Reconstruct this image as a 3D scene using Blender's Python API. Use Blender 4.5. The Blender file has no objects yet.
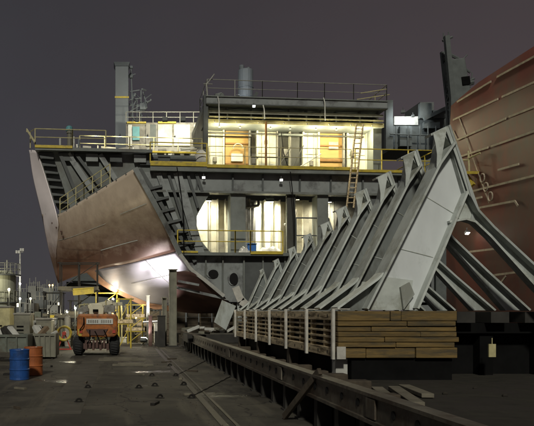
import bpy, bmesh, math, random
from mathutils import Vector, Matrix
random.seed(7)
scene = bpy.context.scene
col = scene.collection
F = 720.0; VX = 122.0; VY = 311.0; EYE = 2.0

# ------------------------------------------------------------------ helpers
def P(px, py, Y):
    """photograph pixel at a distance -> metres"""
    return Vector(((px-VX)/F*Y, Y, EYE-(py-VY)/F*Y))
def FY(px): return 44.0+(px-207)*0.0062
def FP(px, py, d=0.0):
    """point on the ship's transverse face; d = metres behind it"""
    Y = FY(px)
    return Vector(((px-VX)/F*Y, Y+d, EYE-(py-VY)/F*44.0))

class MB:
    def __init__(s): s.bm = bmesh.new()
    def hexa(s, a, b):
        """a, b: two lists of n points, joined as a prism"""
        n = len(a)
        va = [s.bm.verts.new(p) for p in a]; vb = [s.bm.verts.new(p) for p in b]
        s.bm.faces.new(va); s.bm.faces.new(vb[::-1])
        for i in range(n):
            j = (i+1) % n
            s.bm.faces.new((va[j], va[i], vb[i], vb[j]))
        return s
    def box(s, x0, y0, z0, x1, y1, z1):
        a = [Vector((x0,y0,z0)),Vector((x1,y0,z0)),Vector((x1,y0,z1)),Vector((x0,y0,z1))]
        b = [Vector((p.x,y1,p.z)) for p in a]
        return s.hexa(a, b)
    def fbox(s, x0, y0, x1, y1, d0, d1):
        """box on the ship's face between pixels, from depth d0 to d1"""
        q = [(x0,y1),(x1,y1),(x1,y0),(x0,y0)]
        return s.hexa([FP(x,y,d0) for x,y in q], [FP(x,y,d1) for x,y in q])
    def fpoly(s, pts, d0, d1):
        return s.hexa([FP(x,y,d0) for x,y in pts], [FP(x,y,d1) for x,y in pts])
    def bar(s, a, b, w, h=None, up=Vector((0,0,1))):
        h = h or w
        a = Vector(a); b = Vector(b); d = (b-a).normalized()
        if abs(d.dot(up)) > 0.98: up = Vector((0,1,0))
        x = d.cross(up).normalized(); y = x.cross(d).normalized()
        q = [(-1,-1),(1,-1),(1,1),(-1,1)]
        return s.hexa([a+x*i*w/2+y*j*h/2 for i,j in q], [b+x*i*w/2+y*j*h/2 for i,j in q])
    def tube(s, a, b, r, n=8, r2=None):
        a = Vector(a); b = Vector(b); d = (b-a).normalized()
        up = Vector((0,0,1)) if abs(d.z) < .95 else Vector((0,1,0))
        x = d.cross(up).normalized(); y = x.cross(d).normalized()
        r2 = r if r2 is None else r2
        c = [(math.cos(2*math.pi*i/n), math.sin(2*math.pi*i/n)) for i in range(n)]
        return s.hexa([a+x*i*r+y*j*r for i,j in c], [b+x*i*r2+y*j*r2 for i,j in c])
    def path(s, pts, r, n=6):
        for a, b in zip(pts, pts[1:]): s.tube(a, b, r, n)
        return s
    def lathe(s, base, prof, n=24):
        rings = []
        for r, z in prof:
            rings.append([s.bm.verts.new(Vector(base)+Vector((r*math.cos(2*math.pi*i/n), r*math.sin(2*math.pi*i/n), z))) for i in range(n)])
        for a, b in zip(rings, rings[1:]):
            for i in range(n):
                j = (i+1) % n
                s.bm.faces.new((a[i],a[j],b[j],b[i]))
        s.bm.faces.new(rings[0][::-1]); s.bm.faces.new(rings[-1])
        return s
    def ring(s, c, ax, R, r, n=20, m=6, a0=0, a1=2*math.pi):
        """torus / arc about axis ax"""
        c = Vector(c); ax = Vector(ax).normalized()
        up = Vector((0,0,1)) if abs(ax.z) < .9 else Vector((1,0,0))
        u = ax.cross(up).normalized(); v = u.cross(ax)
        pts = [c+(u*math.cos(a0+(a1-a0)*i/n)+v*math.sin(a0+(a1-a0)*i/n))*R for i in range(n+1)]
        return s.path(pts, r, m)
    def grid(s, rows, thick=0.0):
        g = [[s.bm.verts.new(p) for p in r] for r in rows]
        for i in range(len(g)-1):
            for j in range(len(g[0])-1):
                s.bm.faces.new((g[i][j],g[i][j+1],g[i+1][j+1],g[i+1][j]))
        return s
    def build(s, name, mat, parent=None, loc=None, bevel=0.0, smooth=False, solid=0.0):
        me = bpy.data.meshes.new(name)
        bmesh.ops.recalc_face_normals(s.bm, faces=s.bm.faces)
        if loc is not None: bmesh.ops.translate(s.bm, verts=s.bm.verts, vec=-Vector(loc))
        s.bm.to_mesh(me); s.bm.free()
        if smooth:
            for p in me.polygons: p.use_smooth = True
        me.materials.append(mat)
        o = bpy.data.objects.new(name, me); col.objects.link(o)
        if parent is not None:
            o.parent = parent
            # geometry is given in world metres: undo the parents' offset
            w = Vector((0,0,0)); q = parent
            while q is not None: w += q.location; q = q.parent
            o.location = -w if loc is None else Vector(loc)-w
        elif loc is not None: o.location = loc
        if solid:
            m = o.modifiers.new('Solid','SOLIDIFY'); m.thickness = solid; m.offset = 0
        if bevel:
            m = o.modifiers.new('Bevel','BEVEL'); m.width = bevel; m.segments = 2; m.limit_method = 'ANGLE'
        return o

def tag(o, label=None, cat=None, group=None, kind=None):
    if label: o['label'] = label
    if cat: o['category'] = cat
    if group: o['group'] = group
    if kind: o['kind'] = kind
    return o
def thing(name, label, cat, loc=(0,0,0), group=None):
    o = bpy.data.objects.new(name, None); col.objects.link(o)
    o.empty_display_size = .2; o.location = loc
    return tag(o, label, cat, group)
def copy_tree(o, parent=None):
    c = o.copy(); col.objects.link(c); c.parent = parent
    for ch in o.children: copy_tree(ch, c)
    return c
def catmull(cps, n):
    def cr(p0,p1,p2,p3,t):
        return 0.5*((2*p1)+(p2-p0)*t+(2*p0-5*p1+4*p2-p3)*t*t+(3*p1-p0-3*p2+p3)*t*t*t)
    out = []
    m = len(cps)
    for i in range(m-1):
        p0 = cps[i-1] if i else cps[0]*2-cps[1]
        p3 = cps[i+2] if i+2 < m else cps[-1]*2-cps[-2]
        for k in range(n): out.append(cr(p0,cps[i],cps[i+1],p3,k/n))
    out.append(cps[-1].copy()); return out
def surface(rows, n=8):
    a = [catmull(r, n) for r in rows]
    cols = [catmull([a[i][j] for i in range(len(a))], n) for j in range(len(a[0]))]
    return [[cols[j][i] for j in range(len(cols))] for i in range(len(cols[0]))]

# ------------------------------------------------------------------ materials
def mat(name, rgb, rough=.6, metal=0.0, var=.25, scale=2.0, second=None, amount=.35, scale2=1.2, bump=.15, stretch=(1,1,1), spec=.4, vary=.1):
    m = bpy.data.materials.new(name); m.use_nodes = True
    nt = m.node_tree; N = nt.nodes; L = nt.links
    b = N['Principled BSDF']
    tc = N.new('ShaderNodeTexCoord'); mp = N.new('ShaderNodeMapping'); L.new(tc.outputs['Object'], mp.inputs[0])
    mp.inputs['Scale'].default_value = stretch
    n1 = N.new('ShaderNodeTexNoise'); n1.inputs['Scale'].default_value = scale; n1.inputs['Detail'].default_value = 8; n1.inputs['Roughness'].default_value = .65
    oi = N.new('ShaderNodeObjectInfo'); om = N.new('ShaderNodeMath'); om.operation = 'MULTIPLY'; om.inputs[1].default_value = 37.0; L.new(oi.outputs['Random'], om.inputs[0])
    cx = N.new('ShaderNodeCombineXYZ'); [L.new(om.outputs[0], cx.inputs[q]) for q in range(3)]; L.new(cx.outputs[0], mp.inputs['Location'])
    L.new(mp.outputs[0], n1.inputs['Vector'])
    r1 = N.new('ShaderNodeValToRGB'); r1.color_ramp.elements[0].position = .3; r1.color_ramp.elements[1].position = .7
    r1.color_ramp.elements[0].color = tuple(c*(1-var) for c in rgb)+(1,)
    r1.color_ramp.elements[1].color = tuple(min(1,c*(1+var)) for c in rgb)+(1,)
    L.new(n1.outputs['Fac'], r1.inputs[0])
    out = r1.outputs[0]
    if second:
        n2 = N.new('ShaderNodeTexNoise'); n2.inputs['Scale'].default_value = scale2; n2.inputs['Detail'].default_value = 10; n2.inputs['Roughness'].default_value = .7
        L.new(mp.outputs[0], n2.inputs['Vector'])
        r2 = N.new('ShaderNodeValToRGB'); r2.color_ramp.elements[0].position = .62-amount*.35; r2.color_ramp.elements[1].position = .72-amount*.25
        L.new(n2.outputs['Fac'], r2.inputs[0])
        mx = N.new('ShaderNodeMixRGB'); L.new(r2.outputs[0], mx.inputs[0]); L.new(out, mx.inputs[1]); mx.inputs[2].default_value = tuple(second)+(1,)
        out = mx.outputs[0]
    orr = N.new('ShaderNodeMapRange'); orr.inputs['To Min'].default_value = 1-vary; orr.inputs['To Max'].default_value = 1+vary; L.new(oi.outputs['Random'], orr.inputs[0])
    sc = N.new('ShaderNodeVectorMath'); sc.operation = 'SCALE'; L.new(out, sc.inputs[0]); L.new(orr.outputs[0], sc.inputs['Scale']); out = sc.outputs[0]
    L.new(out, b.inputs['Base Color'])
    rr = N.new('ShaderNodeMapRange'); rr.inputs['To Min'].default_value = max(.05,rough-.12); rr.inputs['To Max'].default_value = min(1,rough+.12)
    L.new(n1.outputs['Fac'], rr.inputs[0]); L.new(rr.outputs[0], b.inputs['Roughness'])
    b.inputs['Metallic'].default_value = metal
    b.inputs['Specular IOR Level'].default_value = spec
    if bump:
        bp = N.new('ShaderNodeBump'); bp.inputs['Strength'].default_value = bump; bp.inputs['Distance'].default_value = .02
        L.new(n1.outputs['Fac'], bp.inputs['Height']); L.new(bp.outputs[0], b.inputs['Normal'])
    return m
def glow(name, rgb, s):
    m = bpy.data.materials.new(name); m.use_nodes = True
    b = m.node_tree.nodes['Principled BSDF']
    b.inputs['Base Color'].default_value = tuple(rgb)+(1,)
    b.inputs['Emission Color'].default_value = tuple(rgb)+(1,); b.inputs['Emission Strength'].default_value = s
    return m
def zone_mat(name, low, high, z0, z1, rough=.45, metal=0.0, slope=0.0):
    """low-to-high tone by height, ragged edge; fall of light put into the colour"""
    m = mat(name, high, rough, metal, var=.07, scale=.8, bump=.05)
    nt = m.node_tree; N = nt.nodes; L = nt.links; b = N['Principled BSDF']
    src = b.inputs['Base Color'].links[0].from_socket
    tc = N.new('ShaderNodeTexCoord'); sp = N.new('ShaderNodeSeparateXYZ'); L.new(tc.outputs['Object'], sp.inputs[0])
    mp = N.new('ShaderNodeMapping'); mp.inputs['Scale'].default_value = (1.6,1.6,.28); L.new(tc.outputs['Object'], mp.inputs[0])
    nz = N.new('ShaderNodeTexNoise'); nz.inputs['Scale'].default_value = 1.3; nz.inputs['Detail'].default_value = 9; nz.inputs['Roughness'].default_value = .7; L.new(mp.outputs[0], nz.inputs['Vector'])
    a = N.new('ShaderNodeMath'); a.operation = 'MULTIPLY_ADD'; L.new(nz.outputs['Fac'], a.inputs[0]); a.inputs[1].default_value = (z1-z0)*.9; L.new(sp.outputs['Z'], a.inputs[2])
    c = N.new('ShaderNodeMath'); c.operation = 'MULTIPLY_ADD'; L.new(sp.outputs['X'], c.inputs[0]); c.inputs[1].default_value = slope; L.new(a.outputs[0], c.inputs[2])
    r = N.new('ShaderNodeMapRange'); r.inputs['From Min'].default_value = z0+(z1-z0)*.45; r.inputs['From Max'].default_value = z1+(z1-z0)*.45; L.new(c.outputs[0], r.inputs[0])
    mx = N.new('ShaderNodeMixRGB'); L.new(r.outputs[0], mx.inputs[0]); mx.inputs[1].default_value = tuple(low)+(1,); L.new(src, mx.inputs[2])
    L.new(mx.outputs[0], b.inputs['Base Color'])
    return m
M = {}
def ground_mat():
    m = mat('yard_asphalt', (.088,.079,.060), .75, var=.3, scale=1.1, second=(.042,.038,.03), amount=.6, scale2=.5, bump=0)
    nt = m.node_tree; N = nt.nodes; L = nt.links; b = N['Principled BSDF']
    col_ = b.inputs['Base Color'].links[0].from_socket; ro = b.inputs['Roughness'].links[0].from_socket
    tc = N.new('ShaderNodeTexCoord')
    def noise(sc, det=6, st=(1,1,1), r=.6):
        mp = N.new('ShaderNodeMapping'); mp.inputs['Scale'].default_value = st; L.new(tc.outputs['Object'], mp.inputs[0])
        n = N.new('ShaderNodeTexNoise'); n.inputs['Scale'].default_value = sc; n.inputs['Detail'].default_value = det; n.inputs['Roughness'].default_value = r; L.new(mp.outputs[0], n.inputs['Vector']); return n.outputs['Fac']
    def ramp(v, a, c):
        r = N.new('ShaderNodeMapRange'); r.inputs['From Min'].default_value = a; r.inputs['From Max'].default_value = c; L.new(v, r.inputs[0]); return r.outputs[0]
    def mixc(f, a, c):
        mx = N.new('ShaderNodeMixRGB'); L.new(f, mx.inputs[0]); L.new(a, mx.inputs[1]); mx.inputs[2].default_value = c; return mx.outputs[0]
    grit = noise(55, 4, r=.8)
    c = mixc(ramp(grit, .56, .75), col_, (.10,.092,.075,1))
    c = mixc(ramp(grit, .42, .30), c, (.025,.022,.018,1))
    tr = noise(.9, 7, (1.6,.12,1), .65)               # tyre-worn streaks along the slip
    c = mixc(ramp(tr, .53, .66), c, (.118,.105,.078,1))
    vo = N.new('ShaderNodeTexVoronoi'); vo.feature = 'DISTANCE_TO_EDGE'; vo.inputs['Scale'].default_value = .38
    wn = N.new('ShaderNodeVectorMath'); wn.operation = 'ADD'; L.new(tc.outputs['Object'], wn.inputs[0])
    n3 = N.new('ShaderNodeTexNoise'); n3.inputs['Scale'].default_value = 1.2; n3.inputs['Detail'].default_value = 5; L.new(tc.outputs['Object'], n3.inputs['Vector']); L.new(n3.outputs['Color'], wn.inputs[1]); L.new(wn.outputs[0], vo.inputs['Vector'])
    c = mixc(ramp(vo.outputs['Distance'], .012, .003), c, (.016,.014,.012,1))
    wet = ramp(noise(.33, 5), .60, .66)
    c = mixc(wet, c, (.035,.031,.025,1))
    L.new(c, b.inputs['Base Color'])
    mr_ = N.new('ShaderNodeMixRGB'); L.new(wet, mr_.inputs[0]); L.new(ro, mr_.inputs[1]); mr_.inputs[2].default_value = (.22,.22,.22,1); L.new(mr_.outputs[0], b.inputs['Roughness'])
    bp = N.new('ShaderNodeBump'); bp.inputs['Strength'].default_value = .5; bp.inputs['Distance'].default_value = .012; L.new(grit, bp.inputs['Height']); L.new(bp.outputs[0], b.inputs['Normal'])
    return m
M['ground'] = ground_mat()
M['bed'] = mat('slip_bed', (.028,.025,.017), .95, var=.4, scale=3, second=(.03,.025,.02), amount=.5, bump=.7)
M['seam'] = mat('concrete_strip', (.09,.082,.065), .7, var=.4, scale=2.5, second=(.06,.055,.045), amount=.5, bump=.4)
M['railsteel'] = mat('rail_steel', (.05,.042,.033), .5, .4, var=.4, scale=5, bump=.2)
M['shell'] = zone_mat('hull_primer', (.125,.064,.044), (.55,.455,.36), 5.4, 8.8, .42, .1, -.10)  # paint tones, with the light's fade down the flare put in
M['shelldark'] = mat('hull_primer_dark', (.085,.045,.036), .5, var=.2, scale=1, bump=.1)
M['shellbare'] = mat('hull_bare_plate', (.25,.235,.26), .46, .35, var=.12, scale=.9, second=(.2,.16,.16), amount=.25, scale2=.5, bump=.06, stretch=(.5,.5,1.2))
M['strip'] = zone_mat('hull_side_glare', (.17,.11,.085), (.80,.72,.71), 5.2, 7.6, .38, .15)  # pale upper tone is glare put into the colour
M['bilge'] = mat('bilge_plate', (.22,.12,.075), .5, var=.25, scale=1.5, bump=.1)
M['grey'] = mat('ship_grey_green', (.165,.18,.168), .5, var=.22, scale=.8, second=(.12,.12,.105), amount=.4, scale2=.5, bump=.1)
M['greyl'] = mat('ship_grey_light', (.25,.268,.262), .5, var=.18, scale=.8, second=(.1,.1,.1), amount=.3, scale2=.6, bump=.1)
M['dark'] = mat('ship_dark', (.085,.092,.09), .6, var=.25, scale=1, bump=.1)
M['black'] = mat('black_and_shade', (.007,.007,.007), .9, var=.3, scale=2, spec=.05)  # black parts; also the shade filling voids in and beside the timber
M['hole'] = mat('manhole_black', (.004,.004,.004), .9, var=.1, bump=0)
M['white'] = mat('white_wall', (.58,.575,.47), .55, var=.1, scale=.8, second=(.45,.41,.3), amount=.35, scale2=.7, bump=.08)
M['beige'] = mat('beige_wall', (.45,.42,.32), .6, var=.15, scale=.8, second=(.25,.23,.18), amount=.4, scale2=.6, bump=.1)
M['wallgrey'] = mat('grey_wall', (.24,.23,.2), .6, var=.2, scale=1, second=(.13,.12,.1), amount=.4, bump=.1)
M['panelgrey'] = mat('grey_panel', (.06,.06,.053), .6, var=.25, scale=1, second=(.045,.043,.036), amount=.4, bump=.1)
M['ply'] = mat('orange_plywood', (.40,.25,.085), .6, var=.18, scale=1.6, stretch=(.4,1,4), bump=.1)
M['plydark'] = mat('brown_batten', (.2,.1,.03), .7, var=.2)
M['yellow'] = mat('safety_yellow', (.52,.40,.05), .5, var=.2, scale=3, second=(.25,.2,.08), amount=.3, scale2=2)
M['rail'] = mat('rail_paint', (.42,.38,.2), .5, var=.25, scale=3)
M['railg'] = mat('rail_grey', (.3,.3,.26), .5, .2, var=.2, scale=3)
M['teal'] = mat('teal_paint', (.1,.28,.3), .5, var=.2)
M['frame'] = mat('frame_primer', (.40,.43,.41), .48, var=.16, scale=1.3, second=(.26,.27,.235), amount=.42, scale2=1.5, bump=.08, stretch=(1,1,.35))
M['webshade'] = mat('frame_web_shade', (.19,.208,.20), .5, var=.28, scale=1.1, second=(.10,.10,.085), amount=.45, scale2=1.5, bump=.08, stretch=(1,1,.35))  # frame primer darkened: shade between the frames put into the colour
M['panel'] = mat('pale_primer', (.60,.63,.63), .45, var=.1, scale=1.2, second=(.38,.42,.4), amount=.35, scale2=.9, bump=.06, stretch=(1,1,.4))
M['framefl'] = mat('frame_flange', (.52,.555,.52), .5, var=.2, scale=1.5, second=(.30,.31,.26), amount=.35, scale2=1.3, bump=.08)
M['wood'] = mat('stack_timber', (.16,.105,.034), .75, var=.35, scale=2.2, second=(.07,.055,.03), amount=.45, scale2=1.6, stretch=(.6,1,5), bump=.5)
M['woodl'] = mat('side_timber', (.62,.50,.31), .75, var=.35, scale=2.2, second=(.14,.1,.05), amount=.4, scale2=2, stretch=(5,.5,5), bump=.5)
M['woodd'] = mat('old_timber', (.07,.055,.038), .85, var=.4, scale=4, bump=.5)
M['plank'] = mat('grey_plank', (.15,.135,.1), .8, var=.3, scale=3, bump=.4)
M['stan'] = mat('stanchion_steel', (.6,.58,.52), .4, .3, var=.2, scale=4)
M['girder'] = mat('girder_steel', (.13,.115,.09), .5, .2, var=.5, scale=2, second=(.07,.05,.035), amount=.5, scale2=3, bump=.3)
M['gpost'] = mat('girder_post', (.03,.028,.024), .7, var=.4, scale=3)
M['redhull'] = mat('red_hull', (.175,.056,.040), .55, var=.25, scale=.5, second=(.14,.078,.058), amount=.5, scale2=.9, bump=.12, stretch=(1,.5,.35))
M['whiteline'] = mat('white_strip', (.42,.36,.27), .7, var=.35, scale=3)
M['orange'] = mat('orange_paint', (.36,.12,.026), .45, var=.25, scale=2, second=(.14,.06,.03), amount=.45, scale2=2.5)
M['tyre'] = mat('tyre_rubber', (.02,.02,.02), .85, var=.2)
M['rim'] = mat('rim_paint', (.22,.16,.1), .5, var=.2)
M['cream'] = mat('cream_paint', (.6,.56,.42), .5, var=.15)
M['blue'] = mat('blue_drum', (.02,.085,.30), .4, var=.25, scale=3, second=(.02,.05,.14), amount=.3)
M['drumorange'] = mat('rust_drum', (.34,.10,.03), .5, var=.3, scale=3)
M['skip'] = mat('skip_green', (.12,.135,.11), .6, var=.3, scale=2, second=(.08,.06,.04), amount=.4)
M['lug'] = mat('lug_iron', (.015,.013,.011), .6, .3, var=.3)
M['pale'] = mat('pale_debris', (.5,.5,.46), .6, var=.25)
M['tarp'] = mat('tarp_white', (.55,.54,.5), .6, var=.15)
M['bluebox'] = mat('blue_plastic', (.04,.16,.5), .4, var=.1)
M['tank'] = mat('tank_paint', (.36,.37,.29), .5, var=.18, scale=.8, bump=.05)
M['far'] = mat('far_shed', (.13,.14,.14), .7, var=.3, scale=.3)
M['far2'] = mat('far_shed_pale', (.28,.28,.25), .7, var=.3, scale=.3)
M['crane'] = mat('crane_grey', (.10,.112,.108), .6, var=.2)
M['funnel'] = mat('funnel_grey', (.15,.17,.185), .55, var=.15, scale=.6)
M['conc'] = mat('column_paint', (.17,.165,.125), .6, var=.25, scale=2)
M['red'] = mat('red_paint', (.4,.05,.03), .5, var=.2)
M['lampw'] = glow('lamp_white', (1,.96,.85), 14)
M['lamptube'] = glow('added_lamp_tube', (1,.96,.9), 1.2)
M['lampy'] = glow('lamp_yellow', (1,.85,.5), 9)
M['lampo'] = glow('lamp_orange', (1,.45,.12), 6)
M['lampb'] = glow('lamp_cold', (.95,.97,1), 16)

# ------------------------------------------------------------------ world and sun
w = bpy.data.worlds.new('World'); scene.world = w; w.use_nodes = True
N = w.node_tree.nodes; L = w.node_tree.links
bg = N['Background']
sunaz = math.radians(218); sunel = math.radians(34)      # direction TO the light: behind the camera, left
sdir = Vector((-.17*math.cos(sunel), -.985*math.cos(sunel), math.sin(sunel))).normalized()
sky = N.new('ShaderNodeTexSky'); sky.sky_type = 'NISHITA'; sky.sun_disc = False
sky.sun_elevation = sunel; sky.sun_rotation = math.atan2(sdir.x, sdir.y)
tc = N.new('ShaderNodeTexCoord'); sp = N.new('ShaderNodeSeparateXYZ'); L.new(tc.outputs['Generated'], sp.inputs[0])
mr = N.new('ShaderNodeMapRange'); mr.inputs['From Min'].default_value = -.25; mr.inputs['From Max'].default_value = .55; L.new(sp.outputs['X'], mr.inputs[0])
mx = N.new('ShaderNodeMixRGB'); L.new(mr.outputs[0], mx.inputs[0])
mx.inputs[1].default_value = (.039,.038,.0435,1); mx.inputs[2].default_value = (.059,.046,.048,1)
mz = N.new('ShaderNodeMapRange'); mz.inputs['From Min'].default_value = 0; mz.inputs['From Max'].default_value = .45; L.new(sp.outputs['Z'], mz.inputs[0])
mz.inputs['To Min'].default_value = 1.28; mz.inputs['To Max'].default_value = .86
ml = N.new('ShaderNodeVectorMath'); ml.operation = 'SCALE'; L.new(mx.outputs[0], ml.inputs[0]); L.new(mz.outputs[0], ml.inputs['Scale'])
cn = N.new('ShaderNodeTexNoise'); cn.inputs['Scale'].default_value = 2.2; cn.inputs['Detail'].default_value = 6; L.new(tc.outputs['Generated'], cn.inputs['Vector'])
cr_ = N.new('ShaderNodeMapRange'); cr_.inputs['From Min'].default_value = .3; cr_.inputs['From Max'].default_value = .7; cr_.inputs['To Min'].default_value = .90; cr_.inputs['To Max'].default_value = 1.12; L.new(cn.outputs['Fac'], cr_.inputs[0])
ml2 = N.new('ShaderNodeVectorMath'); ml2.operation = 'SCALE'; L.new(ml.outputs[0], ml2.inputs[0]); L.new(cr_.outputs[0], ml2.inputs['Scale']); ml = ml2
sk = N.new('ShaderNodeVectorMath'); sk.operation = 'SCALE'; L.new(sky.outputs[0], sk.inputs[0]); sk.inputs['Scale'].default_value = .0006
ad = N.new('ShaderNodeVectorMath'); ad.operation = 'ADD'; L.new(ml.outputs[0], ad.inputs[0]); L.new(sk.outputs[0], ad.inputs[1])
L.new(ad.outputs[0], bg.inputs[0]); bg.inputs[1].default_value = 1.0
sl = bpy.data.lights.new('sun','SUN'); sl.energy = 1.65; sl.angle = math.radians(4); sl.color = (1,.97,.85)
so = bpy.data.objects.new('sun', sl); col.objects.link(so)
so.rotation_euler = (-sdir).to_track_quat('-Z','Y').to_euler()

def light(parent, loc, power, color=(1,.93,.75), kind='POINT', aim=None, spot=110, radius=.12):
    l = bpy.data.lights.new('lamp_light', kind); l.energy = power; l.color = color; l.shadow_soft_size = radius
    if kind == 'SPOT': l.spot_size = math.radians(spot); l.spot_blend = .6
    o = bpy.data.objects.new('lamp_light', l); col.objects.link(o)
    w_ = Vector((0,0,0)); q = parent
    while q is not None: w_ += q.location; q = q.parent
    o.parent = parent; o.location = Vector(loc)-w_
    if aim is not None: o.rotation_euler = (Vector(aim)-Vector(loc)).to_track_quat('-Z','Y').to_euler()
    return o
def floodlamp(parent, p, aim, size=.28, m='lampw', power=0, color=(1,.93,.75), spot=120):
    """a small flood: housing, lens, stub"""
    p = Vector(p); d = (Vector(aim)-p).normalized()
    up = Vector((0,0,1)) if abs(d.z) < .9 else Vector((0,1,0))
    h = MB(); h.bar(p-d*size*.55, p+d*size*.1, size*1.15, size*.9, up); h.bar(p-d*size*.3, p-d*size*.3+Vector((0,0,size*1.2)), .05)
    lamp = h.build('lamp', M['dark'], parent, bevel=.02)
    MB().bar(p+d*size*.1, p+d*size*.18, size, size*.75, up).build('lens', M[m], lamp)
    if power: light(lamp, p+d*size*.45, power, color, 'SPOT', Vector(aim), spot)
    return lamp
def railing(parent, pts, h=1.05, spacing=1.6, m='rail', toe='yellow', r=.028, name='railing', toe_h=.14, mids=1):
    """guard rail along base points"""
    b = MB(); H = Vector((0,0,h))
    for a, c in zip(pts, pts[1:]):
        L_ = (c-a).length; n = max(1, round(L_/spacing))
        for i in range(n+1):
            q = a+(c-a)*i/n; b.tube(q, q+H, r*1.15, 6)
        b.tube(a+H, c+H, r, 6)
        for k in range(mids):
            f = (k+1)/(mids+1); b.tube(a+H*f, c+H*f, r*.85, 6)
    o = b.build(name, M[m], parent)
    if toe:
        t = MB()
        for a, c in zip(pts, pts[1:]): t.bar(a+Vector((0,-.04,toe_h*.5-.02)), c+Vector((0,-.04,toe_h*.5-.02)), .02, toe_h)
        t.build('toe_board', M[toe], o)
    return o

# ------------------------------------------------------------------ setting: ground
g = MB()
XS = [-400,-120,-40,-14,-6,0,3.1,60,400]; YS = [-60,2,8,14,22,32,46,70,140,900]
g.grid([[Vector((x,y,0)) for x in XS] for y in YS])
tag(g.build('ground', M['ground']), kind='structure')
s = MB()
for X, wd in ((1.72,.14),(1.98,.06)): s.box(X, 5, .0, X+wd, 60, .012)
tag(s.build('ground_rail_strip', M['railsteel']), kind='structure')
s = MB()
for k in range(11):
    y = 14+k*2.2; s.box(-1.55+random.uniform(-.06,.06), y, -.01, -.75+random.uniform(-.08,.08), y+2.15, .006)
tag(s.build('pavement_strip', M['seam']), kind='structure')
s = MB(); s.box(3.55, 4, -.1, 40, 95, .55)
tag(s.build('slipway_bed', M['bed']), kind='structure')

# ------------------------------------------------------------------ slipway girder with posts
GX = 3.26
gr = thing('slipway_girder', 'long rusty steel slipway girder with round holes running down the yard on short posts', 'girder', (GX,20,0))
b = MB()
b.box(GX, 4, .58, GX+.03, 40, .88); b.box(GX-.04, 4, .88, GX+.17, 40, .925); b.box(GX-.05, 4, .53, GX+.32, 40, .58)
web = b.build('beam', M['girder'], gr)
y = 5.0
while y < 39:
    MB().tube((GX-.012,y,.74),(GX+.004,y,.74), .05+.012*random.random(), 12).build('bolt_hole', M['hole'], gr); y += .62+.25*random.random()
y = 6.2; k = 0
while y < 39:
    MB().box(GX+.02, y, 0, GX+.27, y+.2, .53).box(GX-.02, y-.05, 0, GX+.31, y+.25, .03).build('post', M['gpost'], gr)
    y += 1.18; k += 1
for y in (9.2, 14.6, 21.7):
    MB().box(GX-.035, y, .6, GX-.008, y+.34, .86).build('splice_plate', M['girder'], gr, bevel=.006)

# sleepers and inner beam
for i in range(14):
    y = 11.4+i*1.33
    wv = random.uniform(.22,.32)
    o = MB().box(GX+.55, y, .55, 4.42, y+wv, .55+random.uniform(.12,.24)).build('timber_sleeper', M['woodd'], None, loc=(4.2,y,.55), bevel=.02)
    tag(o, 'dark rough timber sleeper lying across the slip bed beside the steel girder', 'sleeper', 'sleepers across the slip bed')
o = MB().bar(P(287,417,13.3), P(323,371,12.0), .07, .12).build('wooden_prop', M['woodd'], None, loc=P(287,417,13.3), bevel=.01)
o.location.x -= .05
tag(o, 'weathered plank leaning from the ground against the near end of the girder', 'plank')
for a, bb, lab in (((377,379,13),(398,402,10.6),'short grey plank lying left of two others in front of the timber stack'),
                ((394,381,13.1),(418,402,10.8),'middle grey plank lying on the dirt in front of the timber stack'),
                ((404,379,13.4),(428,390,11.9),'thin plank lying rightmost on the dirt in front of the timber stack')):
    A = P(*a); A.z = .6; B = P(*bb); B.z = .6
    A = Vector(((a[0]-VX)/F*a[2]*1.0, a[2], .6)); B = Vector(((bb[0]-VX)/F*bb[2], bb[2], .6))
    tag(MB().bar(A, B, .2, .07).build('plank', M['plank'], None, loc=A, bevel=.008), lab, 'plank', 'loose planks by the timber stack')
for (px,Y,s_) in ((445,12.5,.05),(475,13.4,.04),(505,12.2,.05)):
    c = Vector(((px-VX)/F*Y, Y, .55)); o = MB().lathe(c, [(s_*.8,-.01),(s_,s_*.4),(s_*.75,s_*.8),(s_*.3,s_)], 7).build('rubble', M['bed'], None, loc=c)
    tag(o, 'fist sized lump of rubble on the dark dirt of the slip bed', 'rubble', 'rubble on the slip bed')

# ------------------------------------------------------------------ timber rack
TX0, TX1, TY0, TY1 = 4.48, 6.98, 15.0, 28.2
tr = thing('timber_stack', 'long strapped stack of squared timber carrying the steel frames', 'timber stack', (TX0,TY0,.55))
zs = [1.02,1.24,1.36,1.48,1.60,1.72,1.80,2.0]
# long side timbers
for i,(z0,z1,inn) in enumerate(((1.02,1.22,0),(1.80,1.995,0))):
    MB().box(TX0, TY0+.23, z0, TX0+.22, TY1, z1).build('beam', M['woodl'], tr, bevel=.012)
    y = TY0+.7
    while y < TY1-.3:
        MB().tube((TX0-.006,y,(z0+z1)/2),(TX0+.01,y,(z0+z1)/2), .035, 8).build('bolt', M['lug'], tr); y += .74
for i in range(4):
    z0 = 1.285+i*.132
    MB().box(TX0+.03, TY0+.23, z0, TX0+.17, TY1-.02, z0+.05).build('batten', M['woodl'], tr, bevel=.006)
# cross spacers seen in the gaps
y = TY0+1.05
while y < TY1-.2:
    MB().box(TX0+.045, y, 1.22, TX0+.15, y+.14, 1.80).build('spacer', M['woodl'], tr); y += 1.1
MB().box(TX0+.45, TY0+.4, 1.05, TX1-.05, TY1-.1, 1.97).build('gap_shade_core', M['black'], tr)  # black core that puts shade into the gaps between battens
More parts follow.
